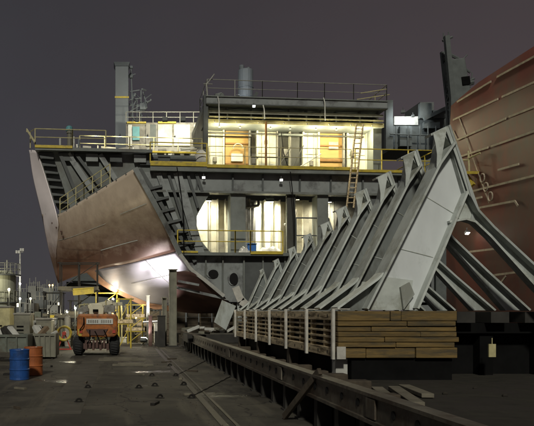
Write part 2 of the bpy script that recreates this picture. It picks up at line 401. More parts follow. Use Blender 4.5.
# near end: cross timbers, one per layer, made of several baulks
zf = [(1.02,1.235),(1.245,1.345),(1.355,1.455),(1.465,1.565),(1.575,1.675),(1.685,1.785),(1.795,2.0)]
for i,(z0,z1) in enumerate(zf):
    cuts = [TX0+.02, TX0+random.uniform(.7,1.8), TX1+random.uniform(-.05,.06)] if i not in (0,6) else [TX0+.02, TX0+.62+.5*(i==6), TX0+1.35+.3*(i==0), TX1+.02]
    for a_, c_ in zip(cuts, cuts[1:]):
        o = MB().box(a_, TY0+random.uniform(-.03,.03), z0, c_-.012, TY0+.22, z1).build('end_timber', M['wood'], tr, bevel=.012)
o = MB().box(TX0-.02, TY0-.075, 1.0, TX0+.16, TY0-.035, 1.26).build('end_plate', M['stan'], tr)
for k in range(7):
    y = TY0+.08+2.18*k
    q = MB().box(TX0-.075, y, .98, TX0-.012, y+.11, 2.03).box(TX0-.075, y, 2.03, TX0+.3, y+.11, 2.05)
    q.build('stanchion', M['stan'], tr, bevel=.008)
for k,(y) in enumerate((TY0+.25, TY0+4.5, TY0+9, TY0+12.8)):
    MB().box(TX0+.05, y, .55, TX0+.3, y+.3, 1.02).build('support_block', M['pale'] if k == 0 else M['woodd'], tr, bevel=.01)
    MB().box(TX1-.5, y+.2, .55, TX1-.2, y+.5, 1.02).build('support_block', M['woodd'], tr, bevel=.01)

MB().box(TX0+.34, TY0+.12, .55, TX1-.05, TY1-.2, 1.0).build('void_shade_box', M['black'], tr)  # black filler standing in for the shade under the stack
# crib carrying the frames' right feet
cr = thing('steel_crib', 'dark steel crib under the right hand feet of the frames', 'crib', (8.4,16.4,.55))
b = MB()
for k in range(6):
    y = 16.3+k*2.5
    for x in (8.1, 9.4, 10.7): MB().box(x, y, .55, x+.3, y+.3, 1.72).build('leg', M['black'], cr)
for i,x in enumerate((7.4,8.15,8.9,9.65,10.4)): MB().box(x, 15.9, 1.74, x+.4, 30, 1.98).build('beam', M['gpost'], cr)
for i in range(3): MB().box(7.2, 16.2+i*5, 1.5, 11, 16.5+i*5, 1.73).build('cross_beam', M['black'], cr)
MB().box(7.3, 29, .55, 11, 29.2, 1.7).build('back_plate', M['black'], cr)
MB().box(7.0, 16.62, .552, 15, 16.7, 1.70).build('void_shade_plate', M['black'], cr)  # black sheet standing in for the shade right of the stack
o = MB().bar(P(492,344,15.6), P(492,357,15.6), .15, .04).bar(P(492,338,15.6), P(492,344.2,15.6), .015).build('yellow_tag_board', M['rail'], None, loc=P(492,341,15.6))
tag(o, 'small yellow tag board hanging in the shadow right of the timber stack', 'board')

# ------------------------------------------------------------------ web frames
peaks = [(440,128),(407,152),(384,173),(360,190),(341,207),(325,222),(307,234),(291,247),(276,259),(262,269)]
ordl = ['nearest and tallest grey steel web frame, closest to the camera on the timber stack',
 'second web frame from the front, just behind the tallest one', 'third web frame counted from the tallest at the front',
 'fourth web frame counted from the tallest at the front','fifth web frame counted from the tallest, its tip below the wooden ladder',
 'sixth web frame from the front, standing mid row on the timber stack','seventh web frame from the front, in the smaller half of the row',
 'eighth web frame from the front, third smallest of the row','second smallest web frame of the row, one before the far end',
 'smallest grey web frame, at the far end of the row on the timber stack']
def web_frame(k):
    Y = 15.35+1.35*k
    ax, ay = peaks[k]
    Xk = (ax-VX)/F*Y; Zk = (VY-ay)/F*Y
    sx = (Xk-4.5)/(6.757-4.46); sz = Zk/3.889
    jit = random.uniform(-.05,.05)
    def T(px, py, dy=0.0):
        X0 = (px-VX)/F*15.3; Z0 = (VY-py)/F*15.3
        return Vector((4.5+(X0-4.46)*sx+jit*Z0*.2, Y+dy, 2.012+max(0,Z0)*sz))
    r = thing('web_frame', ordl[k], 'steel frame', T(400,311), 'web frames on the timber stack')
    def plate(pts, t=.022, dy=0, name='web', m='frame'):
        MB().hexa([T(x,y,dy-t/2) for x,y in pts], [T(x,y,dy+t/2) for x,y in pts]).build(name, M[m], r)
    wd = .34*max(.55,sx)
    def flange(pts, name='flange', t=.045, w=wd, m='framefl'):
        b = MB()
        P_ = [T(x,y) for x,y in pts]
        # offset normals in the frame's plane
        for side in (0,):
            off = []
            for i in range(len(P_)):
                a = P_[max(0,i-1)]; c = P_[min(len(P_)-1,i+1)]
                d = (c-a).normalized(); n = Vector((d.z,0,-d.x)); off.append(n*t)
            rows = []
            prof = [(-w/2,0),(w/2,0),(w/2,1),(-w/2,1),(-w/2,0)]
            for dy,s_ in prof: rows.append([P_[i]+off[i]*s_+Vector((0,dy,0)) for i in range(len(P_))])
            b.grid(rows)
            b.bm.faces.ensure_lookup_table()
        # caps
        bmesh.ops.remove_doubles(b.bm, verts=b.bm.verts, dist=1e-5)
        bmesh.ops.holes_fill(b.bm, edges=[e for e in b.bm.edges if e.is_boundary], sides=8)
        b.build(name, M[m], r)
    wf = .62*max(.5,sx)
    plate([(450,147),(464,194),(414,310.6),(363,310.6)], m='panel' if k == 0 else 'webshade')
    for f in (.3,.62):
        a_ = (450+(363-450)*f, 147+(310.6-147)*f); c_ = (464+(414-464)*f+4*(f<.5), 194+(310.6-194)*f-22*(1-f))
        MB().path([T(a_[0]+(c_[0]-a_[0])*q/8, a_[1]+(c_[1]-a_[1])*q/8, -.016+random.uniform(-.002,.002)) for q in range(9)], .010, 5).build('weld_seam', M['framefl'], r)
    plate([(380,277),(412,281),(408,310.6),(364,310.6)], name='doubler_plate', dy=-.03, m='framefl')
    plate([(379,277),(364,310.6),(334,310.6)], name='foot_bracket', dy=.02, m='webshade')
    plate([(428,137),(442,130.5),(440,142),(437,158),(434.5,171),(431.5,171),(432,158),(430.5,147)], name='head_plate', m='framefl', dy=-wf*.42)
    plate([(455,169),(461,172),(476,213),(470,222),(455,218),(464,196)], name='knee_web', dy=.008, m='framefl')
    plate([(473,212),(582,310.8),(556,310.8),(470,222)], name='leg_web', dy=-.02, m='frame')
    flange([(451,146),(436,167),(380,277),(363,310)], 'outer_flange', w=wf)
    flange([(380,275),(374,281),(334,309.6)], 'foot_flange', w=wf*.8)
    flange([(464,194),(440,250),(414,309.5)], 'inner_flange', w=wf*.85)
    flange([(446,128),(461,172),(468,198),(475,212),(490,228),(530,265),(581,309.8)], 'right_flange', w=wf*.8, m='frame')
    flange([(441,131),(450,147),(464,195)], 'inner_edge', w=wf*.5)
    flange([(447,222),(464,219),(474,222),(490,237),(556,309.8)], 'lower_flange', w=wf*.45)
    flange([(450,226),(463,196)], 'cross_stiffener', w=wd*.7)
    flange([(428,136),(446,127.5)], 'top_plate', w=wf*.5, m='frame')
    flange([(441,134),(438,156),(434.5,170)], 'head_flange', w=wf*.7)
    plate([(441,131),(446,128),(461,172),(475,212),(464,196),(452,160)], name='edge_plate', m='framefl', dy=-wf*.35)
    b = MB(); b.hexa([T(398,288,-.01-wd*.35),T(407,283,-.01-wd*.35),T(412,295,-.01-wd*.35),T(401,310,-.01-wd*.35)],[T(398,288,0),T(407,283,0),T(412,295,0),T(401,310,0)]); b.build('lug', M['frame'], r)
    return r
for k in range(10): web_frame(k)
# a loose tilted bracket beyond the row
lb = thing('loose_bracket', 'loose angular steel bracket leaning beyond the far end of the timber stack', 'bracket', (4.4,29.4,.6))
b = MB()
def q_(pts, Y, t=.05): return ([P(x,y,Y) for x,y in pts],[P(x,y,Y+t) for x,y in pts])
b.hexa(*q_([(240,292),(255,310),(238,318),(236,290)],29.5)); b.hexa(*q_([(222,300),(236,306),(226,330),(214,322)],29.8)); b.build('plate', M['frame'], lb)
MB().bar(P(235.5,287,29.3), P(241,301,29.3), .05, .3).bar(P(241,301,29.3), P(256,311,29.3), .05,.3).build('flange', M['stan'], lb)

# ------------------------------------------------------------------ pad eyes, chains
def lug(px, py, first=[None], n=[0]):
    Y = 1440/(py-VY); c = Vector(((px-VX)/F*Y, Y, 0))
    if first[0] is None:
        r = thing('deck_lug', '', 'lug', c, 'tie down lugs in the asphalt')
        MB().lathe(c+Vector((0,0,0)), [(.11,0),(.11,.012),(.08,.02)], 16).build('base_plate', M['lug'], r)
        MB().ring(c+Vector((0,0,.01)), (0,1,0), .062, .022, 12, 7, 0, math.pi).build('eye', M['lug'], r)
        first[0] = r
    else: r = copy_tree(first[0]); r.location = c; r.rotation_euler.z = random.uniform(-.5,.5)
    r['label'] = 'black iron tie down lug set in the asphalt'
lugs = [(88,388),(79,402),(160,398),(155,386),(139,388),(152,376),(176,376),(184,385),(192,398),(170,366)]
for l in lugs: lug(*l)
for a, c, lab in (((192,397),(240,372),'dark chain trailing from a lug toward the girder posts'),((176,376),(212,358),'farther dark chain lying between the rail strip and the girder')):
    pa = []
    for i in range(26):
        t = i/25; px = a[0]+(c[0]-a[0])*t; py = a[1]+(c[1]-a[1])*t; Y = 1440/(py-VY)
        pa.append(Vector(((px-VX)/F*Y, Y, .02+.012*math.sin(i*2.2))))
    tag(MB().path(pa, .013, 6).build('chain', M['lug'], None, loc=pa[0]), lab, 'chain')

b = MB()
for i in range(500):
    y = 12.5+random.random()**1.4*26; x = random.uniform(-y*.2, 3.1); r_ = random.uniform(.006,.02)
    b.box(x,y,0,x+r_*random.uniform(.8,1.8),y+r_,r_*random.uniform(.5,1))
tag(b.build('grit', M['woodd']), kind='stuff')
for i in range(14):
    y = random.uniform(14,34); x = random.uniform(-.15*y, 2.9); c = Vector((x,y,.0)); a_ = random.uniform(0,3.1); l_ = random.uniform(.12,.45)
    o = MB().bar(c+Vector((0,0,.03)), c+Vector((math.cos(a_)*l_,math.sin(a_)*l_,.03)), random.uniform(.04,.1), .05).build('scrap_bit', M[random.choice(['plank','lug','woodd','girder'])], None, loc=c)
    tag(o, 'small stray scrap of wood or steel lying on the open asphalt', 'scrap', 'scrap bits on the asphalt')
# ------------------------------------------------------------------ THE SHIP
ship = thing('ship', 'unfinished ship hull with brown primed flare, grey bulkhead and lit deckhouse on the slip', 'ship', FP(207,300))
def sec(name, rows, m, n=8, solid=.05, parent=ship):
    R = surface([[P(*c) for c in r] for r in rows], n)
    return MB().grid(R).build(name, M[m], parent, smooth=True, solid=solid)
main_rows = [
 [(42,214,43.5),(57,215,42.3),(83,200,41.0),(109,184,39.8),(135,168,38.7)],
 [(46,236,43.5),(66,233,42.4),(96,221,41.3),(126,208,40.1),(151,197,39.2)],
 [(51,258,43.8),(71,254,43.1),(101,244,42.4),(138,233,41.4),(167,228,40.4)],
 [(58,283,44.8),(78,275,44.3),(100,269,43.8),(133,262,43.0),(176,251,42.0)]]
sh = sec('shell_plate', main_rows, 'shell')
# raised weld seams on the plate
R = surface([[P(*c) for c in r] for r in main_rows], 8)
def seam(i, j0, j1, name='weld_seam', lift=.032, r=.013, m='frame', jj=None):
    pts = [R[i if jj is None else int(i+(j-j0)*jj)][j]+Vector((-.02,-lift,-lift*.5)) for j in range(j0, j1)]
    MB().path(pts, r, 5).build(name, M[m], sh)
seam(9, 22, 31, r=.016); seam(18, 16, 25, r=.02); seam(10, 5, 19, r=.01)
# small dark tabs along the cut edge
for j in range(2, 30, 3):
    p = R[0][j]; MB().bar(p+Vector((0,-.03,.0)), p+Vector((.14,-.03,.06)), .08, .1).build('edge_tab', M['dark'], sh)
for (i,j) in ((3,5),(5,6),(7,7),(9,7)):
    p = R[i][j]; MB().lathe(p+Vector((-.05,-.08,-.05)), [(.06,0),(.06,.06)], 8).build('edge_tab', M['shelldark'], sh)
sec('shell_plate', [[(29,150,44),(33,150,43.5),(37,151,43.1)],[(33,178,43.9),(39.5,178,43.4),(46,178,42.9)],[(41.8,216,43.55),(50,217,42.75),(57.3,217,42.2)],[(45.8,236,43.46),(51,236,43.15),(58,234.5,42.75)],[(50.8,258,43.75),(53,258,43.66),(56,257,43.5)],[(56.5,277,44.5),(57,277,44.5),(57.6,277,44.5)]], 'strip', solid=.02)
white_rows = [
 [(98,269.5,43.85),(115,266.5,43.45),(135,262,43.05),(155,257,42.6),(176,251.5,42.05)],
 [(106,281,44.5),(126,279,44.2),(146,274,43.8),(166,269,43.2),(187,265,42.5)],
 [(122,291,45.2),(142,290,45.0),(162,287,44.6),(180,284,44.0),(196,276,43.3)],
 [(150,303,46.2),(166,304,46.2),(180,303,46.0),(192,300,45.6),(206,292,45.0)]]
wp = sec('shell_plate', white_rows, 'shellbare')
RW = surface([[P(*c) for c in r] for r in white_rows], 8)
MB().path([RW[11][j]+Vector((0,-.05,-.03)) for j in range(8,33)], .014, 5).build('weld_seam', M['wallgrey'], wp)
MB().path([RW[i][20]+Vector((0,-.05,-.03)) for i in range(0,25)], .012, 5).build('weld_seam', M['wallgrey'], wp)
# light grey edge flat along the cut
ed = [(135,168,38.6),(151,197,39.1),(168,229,40.3),(180,254,41.2)]
ed2 = [(180,254,41.2),(186,262,41.5),(192,270,41.8),(206,281,42.1),(224,296,42.6)]
pp = catmull([P(*e) for e in ed], 6)
e_ = MB()
for a, c in zip(pp, pp[1:]): e_.bar(a, c, .07, .28, Vector((1,0,.6)))
e_.build('edge_flat', M['greyl'], ship)
pp = catmull([P(*e) for e in ed2], 6); e_ = MB()
for a, c in zip(pp, pp[1:]): e_.bar(a, c, .07, .2, Vector((1,0,.6)))
e_.build('edge_flat', M['pale'], ship)
bl = [[(84,270,44.6),(92,268,44.2)],[(100,284,45.0),(106,281,44.8)],[(122,296,45.8),(126,292,45.6)],[(150,308,46.5),(152,303,46.3)],[(172,312,46.6),(172,306,46.4)]]
sec('bilge_strake', bl, 'bilge', 6)
# dark red inner bottom right of the column
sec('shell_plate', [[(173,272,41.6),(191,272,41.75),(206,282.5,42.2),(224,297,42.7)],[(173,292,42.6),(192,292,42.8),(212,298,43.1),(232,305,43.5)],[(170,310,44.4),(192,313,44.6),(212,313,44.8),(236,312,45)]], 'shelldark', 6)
MB().bar(P(174,287,42.1), P(232,300,43.0), .08, .16).bar(P(178,281,41.7), P(199,285,41.9), .06,.13).build('longitudinal', M['greyl'], ship)
# keel bottom
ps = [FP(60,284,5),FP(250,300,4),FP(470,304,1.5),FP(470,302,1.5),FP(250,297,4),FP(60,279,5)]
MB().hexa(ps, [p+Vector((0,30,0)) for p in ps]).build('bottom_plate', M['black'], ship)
# bulkhead
bk = MB().fpoly([(37,155),(206,155),(206,196),(203,204),(196.5,216),(196.5,229),(200.5,241),(206,249),(206,256),(194,272),(160,262),(130,235),(60,214),(54,205)], .25, .4).build('bulkhead', M['grey'], ship)
for (a,c,wd) in (((68,157),(92,192),.32),((76,157),(100,188),.18),((100,157),(116,182),.3),((140,170),(195,262),.22),((158,174),(180,232),.3),((168,174),(191,246),.16),((177,173),(201,256),.5),((187,173),(198,208),.16),((60,157),(78,200),.2),((196,174),(202,192),.2)):
    MB().bar(FP(*a,.05), FP(*c,.05), .3 if wd > .25 else .36, wd, Vector((1,0,.5))).build('stiffener', M['greyl'] if wd > .28 else M['dark'], bk)
for i in range(7):
    y = 160+i*7.2; x0 = 40+i*2.4
    MB().fpoly([(x0,y),(x0+14,y+1.5),(x0+14,y+3.2),(x0+1,y+2.6)], -.25, .25).build('bracket', M['dark'], bk)
for i in range(6):
    y = 190+i*11; x0 = 146+i*6.5
    MB().fpoly([(x0,y),(x0+16,y-4),(x0+16,y-1.6),(x0+1,y+2.4)], -.25, .25).build('bracket', M['dark'], bk)
for i in range(5):
    MB().fbox(62+i*24, 156.5, 74+i*24, 164, -.1, .25).build('bracket', M['greyl'] if i%2 else M['dark'], bk)
# deck edges
dk = MB().fbox(36, 152.5, 152, 155.5, -.5, 20).build('deck', M['grey'], ship)
dk2 = MB().fbox(150, 168.5, 432, 173, -.45, 12).build('deck', M['grey'], ship)
MB().fbox(36, 150.8, 73, 153.4, -.56, -.5).build('deck_edge', M['yellow'], dk)
MB().fbox(150, 165, 206, 168.2, -.52, -.46).build('deck_edge', M['yellow'], dk2)
MB().fbox(206, 166, 349, 169, -.54, -.48).build('deck_edge', M['yellow'], dk2)
MB().fbox(347, 168, 425, 170.6, -.52, -.46).build('deck_edge', M['yellow'], dk2)
# girder band below the deck
bm_ = MB().fbox(140, 173, 432, 192.5, .1, .5).build('deck_girder', M['greyl'], ship)
MB().fbox(140, 190.8, 432, 193, -.1, .6).build('flange', M['grey'], bm_)
for x in (196,232,262,299,330,362,398):
    MB().fbox(x, 173.2, x+1.6, 190.7, -.06, .1).build('stiffener', M['dark'], bm_)
MB().fbox(140,158,206,166,.05,.25).build('deck_girder', M['dark'], ship)
# recess below the deck
rc = MB().fbox(196, 193, 432, 256, 3.0, 3.15).build('recess_wall', M['beige'], ship)
for x0,x1,m,d in ((196,213,'white',2.9),(213,231,'beige',2.6),(263,287,'white',2.6),(253,263,'panelgrey',2.4),(297,318,'beige',2.2),(330,346,'white',2.6),(346,372,'wallgrey',2.4)):
    MB().fbox(x0,193.2,x1,255,d,d+.1).build('wall_panel', M[m], rc)
for x in (213,222,230,271,279,287,304,311,338):
    MB().fbox(x,193.3,x+.9,254,2.05,2.6).build('wall_stiffener', M['beige'], rc)
for x0,x1,m in ((231,246,'grey'),(318,329,'grey'),(287.5,296,'panelgrey'),(372,432,'dark')):
    MB().fbox(x0,193.1,x1,255.5,.15,.5 if m!='grey' else 1.4).build('column', M[m], ship)
MB().fpoly([(192,193.1),(210,193.1),(204,203),(197,216),(197,228),(201,240),(209,250),(214,255.5),(190,255.5)], .15, .45).build('knee_plate', M['grey'], ship)
for (x,y0,y1,r) in ((249,195,250,.14),(252.5,195,250,.09),(256,198,244,.1),(292,195,240,.12),(295,200,250,.07)): MB().tube(FP(x,y0,1.2), FP(x,y1,1.2), r, 10).build('pipe', M['wallgrey'], ship)
MB().path([FP(247,205,1.1),FP(262,202,1.1),FP(262,197,1.1)], .09, 8).build('pipe', M['wallgrey'], ship); MB().path([FP(288,222,1.0),FP(298,218,1.0),FP(300,206,1.0)], .08, 8).build('pipe', M['wallgrey'], ship)
# lower deck and hull below with manholes
ld = MB().fbox(176, 253, 432, 256, -.5, 3.0).build('deck', M['grey'], ship)
MB().fbox(177, 251.8, 197, 253.6, -.56, -.5).build('deck_edge', M['yellow'], ld)
MB().fbox(249, 251.5, 281, 254.5, -.6, -.5).build('deck_edge', M['yellow'], ld)
lh = MB().fpoly([(184,256),(432,256),(432,302),(228,302),(204,285),(190,268)], .1, .35).build('lower_bulkhead', M['greyl'], ship)
for x in (205,222,243,262,284,310,350,390):
    MB().fbox(x,256.2,x+1.4,300,-.12,.1).build('stiffener', M['grey'], lh)
MB().fbox(243.5,256.2,300,301,.02,.1).build('doubler_plate', M['dark'], lh)
for (x,y,rx,ry) in ((212.5,273,5.0,4.2),(233,278,4.3,6.0)):
    rim, hol = [], []
    for i in range(24):
        a = 2*math.pi*i/24; rim.append((x+rx*1.22*math.cos(a), y+ry*1.2*math.sin(a))); hol.append((x+rx*math.cos(a), y+ry*math.sin(a)))
    MB().fpoly(rim, .02, .1).build('manhole_rim', M['greyl'], lh)
    MB().fpoly([(px+.8,py+.8) for px,py in hol], -.005, .03).build('manhole', M['hole'], lh)
# clutter on the lower deck belonging to the ship is separate (things)
# ---------------- deckhouse
dh = MB().fbox(207, 121.5, 385, 168.4, 2.2, 2.4).build('deckhouse', M['wallgrey'], ship)
for x0,x1,m in ((209,227,'white'),(230,254,'ply'),(262,283,'white'),(283,297,'panelgrey'),(297,310,'panelgrey'),(310,326.5,'white'),(327,352,'ply'),(357,376,'white')):
    p = MB().fbox(x0,122,x1,168.3,2.05,2.2).build('plywood_sheet' if m=='ply' else 'wall_panel', M[m], dh)
for x in (227,254,262,296,310,326,352,356,376):
    MB().fbox(x,122,x+1.6,168.2,1.75,2.05).build('wall_stiffener', M['white'] if x not in (254,352) else M['wallgrey'], dh)
for (x0,x1,y0,y1) in ((230,254,134.5,136),(230,254,156,157.5),(327,352,134.5,136),(327,352,149.5,152)):
    MB().fbox(x0,y0,x1,y1,1.95,2.05).build('batten', M['plydark'], dh)
MB().fbox(338,131,348,139,1.98,2.05).build('plywood_sheet', M['beige'], dh)
MB().fbox(236,146,248,154,1.9,2.05).build('wall_panel', M['pale'], dh)
for x in (214,220,268,276,316,322,363,370):
    MB().fbox(x,122.5,x+.5,168,2.0,2.05).build('weld_seam', M['beige'], dh)
for x0,x1 in ((209,227),(262,283),(310,326.5),(357,376)):
    MB().fbox(x0,144,x1,144.7,2.01,2.05).build('weld_seam', M['beige'], dh)
MB().ring(FP(242,142,1.5), (0,1,0), .3, .04, 14, 6, 0, math.pi).build('hoop', M['railg'], dh)
MB().fbox(203.5, 95, 208, 168.4, -.1, .35).build('corner_column', M['dark'], dh)
MB().fbox(376.5, 112, 385, 168.4, .6, 2.2).build('corner_column', M['grey'], dh)
for x in (265.5,): MB().fbox(x,120,x+1.6,168,.0,.2).build('pole', M['plydark'], dh)
for x in (283,296.5): MB().fbox(x,122,x+1.0,168,1.7,1.9).build('pole', M['wallgrey'], dh)
# canopy edge and recess above it
MB().fbox(205, 118.2, 385, 121.6, .23, 2.3).build('canopy', M['grey'], dh)
MB().fbox(205, 118.0, 385, 121.9, .17, .228).build('canopy_fascia', M['rail'], dh)
MB().path([FP(209,116.6,-.05),FP(300,116.4,-.05),FP(383,116.4,-.05)],.05,6).build('pipe', M['rail'], dh)
MB().path([FP(209,112.5,.0),FP(383,112.2,.0)],.035,6).build('pipe', M['railg'], dh)
MB().fbox(207, 104.5, 385, 118.2, 1.6, 1.75).build('upper_wall', M['grey'], dh)
for x in (209,228,252,264,290,308,322,338,362,380):
    MB().fbox(x,104.6,x+1.3,118.1,.5,1.6).build('upper_frame', M['grey'], dh)
MB().fbox(207, 108.5, 385, 109.8, .3, .5).build('pipe_rail', M['railg'], dh)
rf = MB().fbox(206, 97.5, 386, 104.5, -.2, 9).build('roof_slab', M['greyl'], dh)
MB().fbox(205.5, 96.6, 386.5, 97.6, -.28, -.12).build('roof_lip', M['grey'], dh)
MB().fbox(205.5, 104, 386.5, 105, -.26, .2).build('roof_lip', M['dark'], dh)
for x,y0,y1 in ((218,98,128),(323,96,119),(263,105,119)):
    MB().path([FP(x-1,y0,-.35),FP(x,y0+5,-.4),FP(x+.4,y1,-.4)], .035, 6).build('drain_hose', M['pale'], dh)
MB().path([FP(300,164,.9),FP(313,156,.9),FP(325,148,.9)], .04).build('handrail', M['pale'], dh)
for x,y,w_,h_ in ((217,150,4,5),(271,131,3,4),(290,140,5,8),(318,152,3.5,5),(361,140,4,6)):
    MB().fbox(x,y,x+w_,y+h_,1.85,2.04).build('junction_box', M['wallgrey'], dh, bevel=.02)
MB().path([FP(209,126,1.6),FP(300,126,1.6),FP(300,126.5,1.6),FP(372,126.5,1.6)],.05,8).build('pipe', M['panelgrey'], dh)
MB().path([FP(211,129,1.7),FP(256,129,1.7),FP(256,150,1.7),FP(283,150,1.7)],.035,6).build('cable', M['black'], dh)
MB().path([FP(286,125,1.3),FP(288,146,1.25),FP(292,160,1.2),FP(308,163,1.2)],.03,6).build('cable', M['black'], dh)
MB().fbox(284,126,309,127.6,1.4,1.7).build('cable_tray', M['grey'], dh)
for a_,c_ in (((284,160),(296,140)),((298,160),(309,138))): MB().tube(FP(*a_,1.3),FP(*c_,1.3),.035,6).build('brace', M['panelgrey'], dh)
# side wall of the house, left end
MB().hexa([FP(206,105,.4),FP(206,168,.4),FP(208,168,.4),FP(208,105,.4)],[FP(206,105,8),FP(206,168,8),FP(208,168,8),FP(208,105,8)]).build('side_wall', M['wallgrey'], dh)
# railings
def fr(pts, d=0.0): return [FP(x,y,d) for x,y in pts]
railing(ship, fr([(207,97),(262,97),(297,97),(324,97),(353,97),(386,97)],-.1), 1.05, 2.2, 'railg', None, .026)
railing(ship, [FP(386,97,-.1),FP(386,97,4)], 1.05, 2.0, 'rail', None, .026)
railing(ship, [FP(207,97,-.1),FP(207,97,4),FP(386,97,4)], 1.05, 2.4, 'railg', None, .024)
railing(ship, fr([(150,165.5),(206,165.5)],-.4), 1.25, 3.4, 'yellow', 'yellow', .034)
railing(ship, fr([(208,166.5),(349,166.5)],-.42), 1.15, 2.0, 'rail', None, .022)
railing(ship, fr([(353,169),(432,169)],-.4), 1.35, 1.5, 'yellow', None, .034)
railing(ship, [FP(432,169,-.4),FP(432,169,7)], 1.35, 1.5, 'yellow', None, .034)
railing(ship, fr([(36,151),(73,151),(106,151)],-.45), .98, 1.5, 'rail', None, .032)
railing(ship, [FP(36,151,-.45),FP(27,137,-.1)], .2, 3, 'rail', None, .032)
railing(ship, [FP(29,150,.6),FP(36,151,-.45)], .98, 1.5, 'rail', None, .03)
railing(ship, fr([(78,148),(130,148),(205,148)],1.6), .95, 1.35, 'rail', 'yellow', .03, toe_h=.12)
railing(ship, fr([(177,253),(234,253),(249,253),(281,253)],-.5), 1.32, 3.4, 'yellow', None, .036)
railing(ship, fr([(297,252),(330,252)],.3), 2.2, 1.6, 'dark', None, .05)
# sloping walkway along the cut edge of the shell
wk = [P(58,203,42.2),P(82,185,41.5),P(109,168,40.7)]
rw = railing(ship, [P(60,217,42.3),P(84,201,41.3),P(110,184,40.2)], 1.1, .62, 'rail', None, .026, mids=2)
wk_ = MB(); wk_.bar(P(60,218,42.6), P(110,185,40.6), .7, .06); wk_.build('walkway', M['grey'], rw)
# diagonal jib at the roof's left corner
MB().tube(FP(206,86,-.2), FP(214,75,-.2), .04, 6).tube(FP(207,97,-.2), FP(206,84,-.2), .05, 6).tube(FP(203,85,-.2), FP(212,85,-.2), .03, 6).build('davit', M['railg'], ship)
MB().tube(FP(386,84,-.1), FP(360,89,-.1), .03, 6).tube(FP(392,87,.4), FP(360,92,.6), .03, 6).build('davit', M['rail'], ship)
# roof machinery
MB().path([FP(216,93,1),FP(222,90,1),FP(226,95,1)], .12).path([FP(228,96,1),FP(224,88,1),FP(217,90,1)], .08).fbox(213,92,231,96.6,.8,1.6).build('winch', M['grey'], ship)
MB().bar(FP(254,96,1.0), FP(260,86,1.0), .2).bar(FP(257,97,1), FP(268,97,1), .5).bar(FP(258,88,1), FP(258,97,1), .15).build('winch', M['dark'], ship)
vc = P(245.5,97,47.5); vc.z = FP(245,97,0).z; vh = P(0,67,47.5).z-vc.z
st = MB().lathe(vc, [(.50,0),(.50,vh-.25),(.44,vh-.2)], 18).build('vent_stack', M['funnel'], ship)
MB().lathe(vc+Vector((-.25,0,vh-.2)), [(.17,0),(.17,.3)], 10).build('pipe', M['funnel'], st)
MB().lathe(vc+Vector((.2,.1,vh-.2)), [(.12,0),(.12,.2)], 10).build('pipe', M['funnel'], st)
for k in range(3): MB().lathe(vc+Vector((0,0,.4+k*.6)), [(.505,0),(.53,.02),(.53,.06),(.505,.08)], 18).build('band', M['funnel'], st)
# background funnel, mast, cabin on the after deck
fx = P(122,152,60)
fn = MB(); b0 = P(115.2,152,60); b1 = P(128.5,152,60); zt = P(122,66,60).z
fn.box(b0.x,60,b0.z,b1.x,61.3,zt)
fn = fn.build('funnel', M['funnel'], ship, bevel=.04)
cap = MB(); cap.hexa([Vector((b0.x,59.98,zt+.003)),Vector((b1.x,59.98,zt+.003)),Vector((b1.x,61.32,zt+.003)),Vector((b0.x,61.32,zt+.003))],[Vector((b0.x-.12,59.85,zt+.3)),Vector((b1.x+.12,59.85,zt+.3)),Vector((b1.x+.12,61.4,zt+.3)),Vector((b0.x-.12,61.4,zt+.3))]); cap.build('cap', M['funnel'], fn)
MB().box(b0.x-.03,59.97,P(0,98,60).z,b1.x+.03,60.0,P(0,96.3,60).z).build('band', M['yellow'], fn)
ms = MB(); A = lambda x,y,d=0: P(x,y,61+d)
ms.tube(A(133,124),A(131,68),.06).tube(A(141,124),A(141,90),.05).tube(A(137,124),A(137,100),.05)
for y in (76,92,100,106,112): ms.tube(A(128,y),A(134+ (y-70)*.25,y-2),.045)
ms.tube(A(129,104),A(147,108),.07).tube(A(129,112),A(147,101),.05).tube(A(143,92),A(147,106),.05).lathe(A(131,78),[(.18,0),(.22,.2),(.1,.4)],8).lathe(A(131.5,68.5),[(.15,0),(.15,.2)],8).bar(A(140,107),A(146,107),.5)
for i in range(16):
    x=128+random.uniform(0,20); y=random.uniform(86,122); ms.tube(A(x,y,random.uniform(-1,1)),A(x+random.uniform(-5,6),y+random.uniform(-9,9),random.uniform(-1,1)),random.choice((.04,.05,.08)))
ms.build('mast', M['funnel'], ship)
cb = MB(); c0 = P(126,152,58); c1 = P(207,152,58); zt = P(0,122.5,58).z
cb = MB().box(c0.x,58,c0.z,c1.x,66,zt).build('aft_cabin', M['wallgrey'], ship)
for x0,x1,m in ((128,132,'pale'),(146,150,'wallgrey'),(158,172,'white'),(174,190,'white'),(194,206,'white'),(150,156,'crane')):
    a = P(x0,146,57.9); c = P(x1,124.5,57.9); MB().box(a.x,57.88,a.z,c.x,58,c.z).build('wall_panel', M[m], cb)
a = P(132.5,140,57.8); c = P(139.5,126.5,57.8); MB().box(a.x,57.8,a.z,c.x,58,c.z).build('door', M['teal'], cb)
for x0,x1 in ((127,146),(158,176)):
    a = P(x0,123.2,57.8); c = P(x1,121.8,57.8); MB().box(a.x,57.7,a.z,c.x,58.1,c.z).build('roof_edge', M['yellow'], cb)
railing(ship, [P(126,122.5,57.8),P(207,122.5,57.8)], .85, 1.1, 'railg', None, .03)
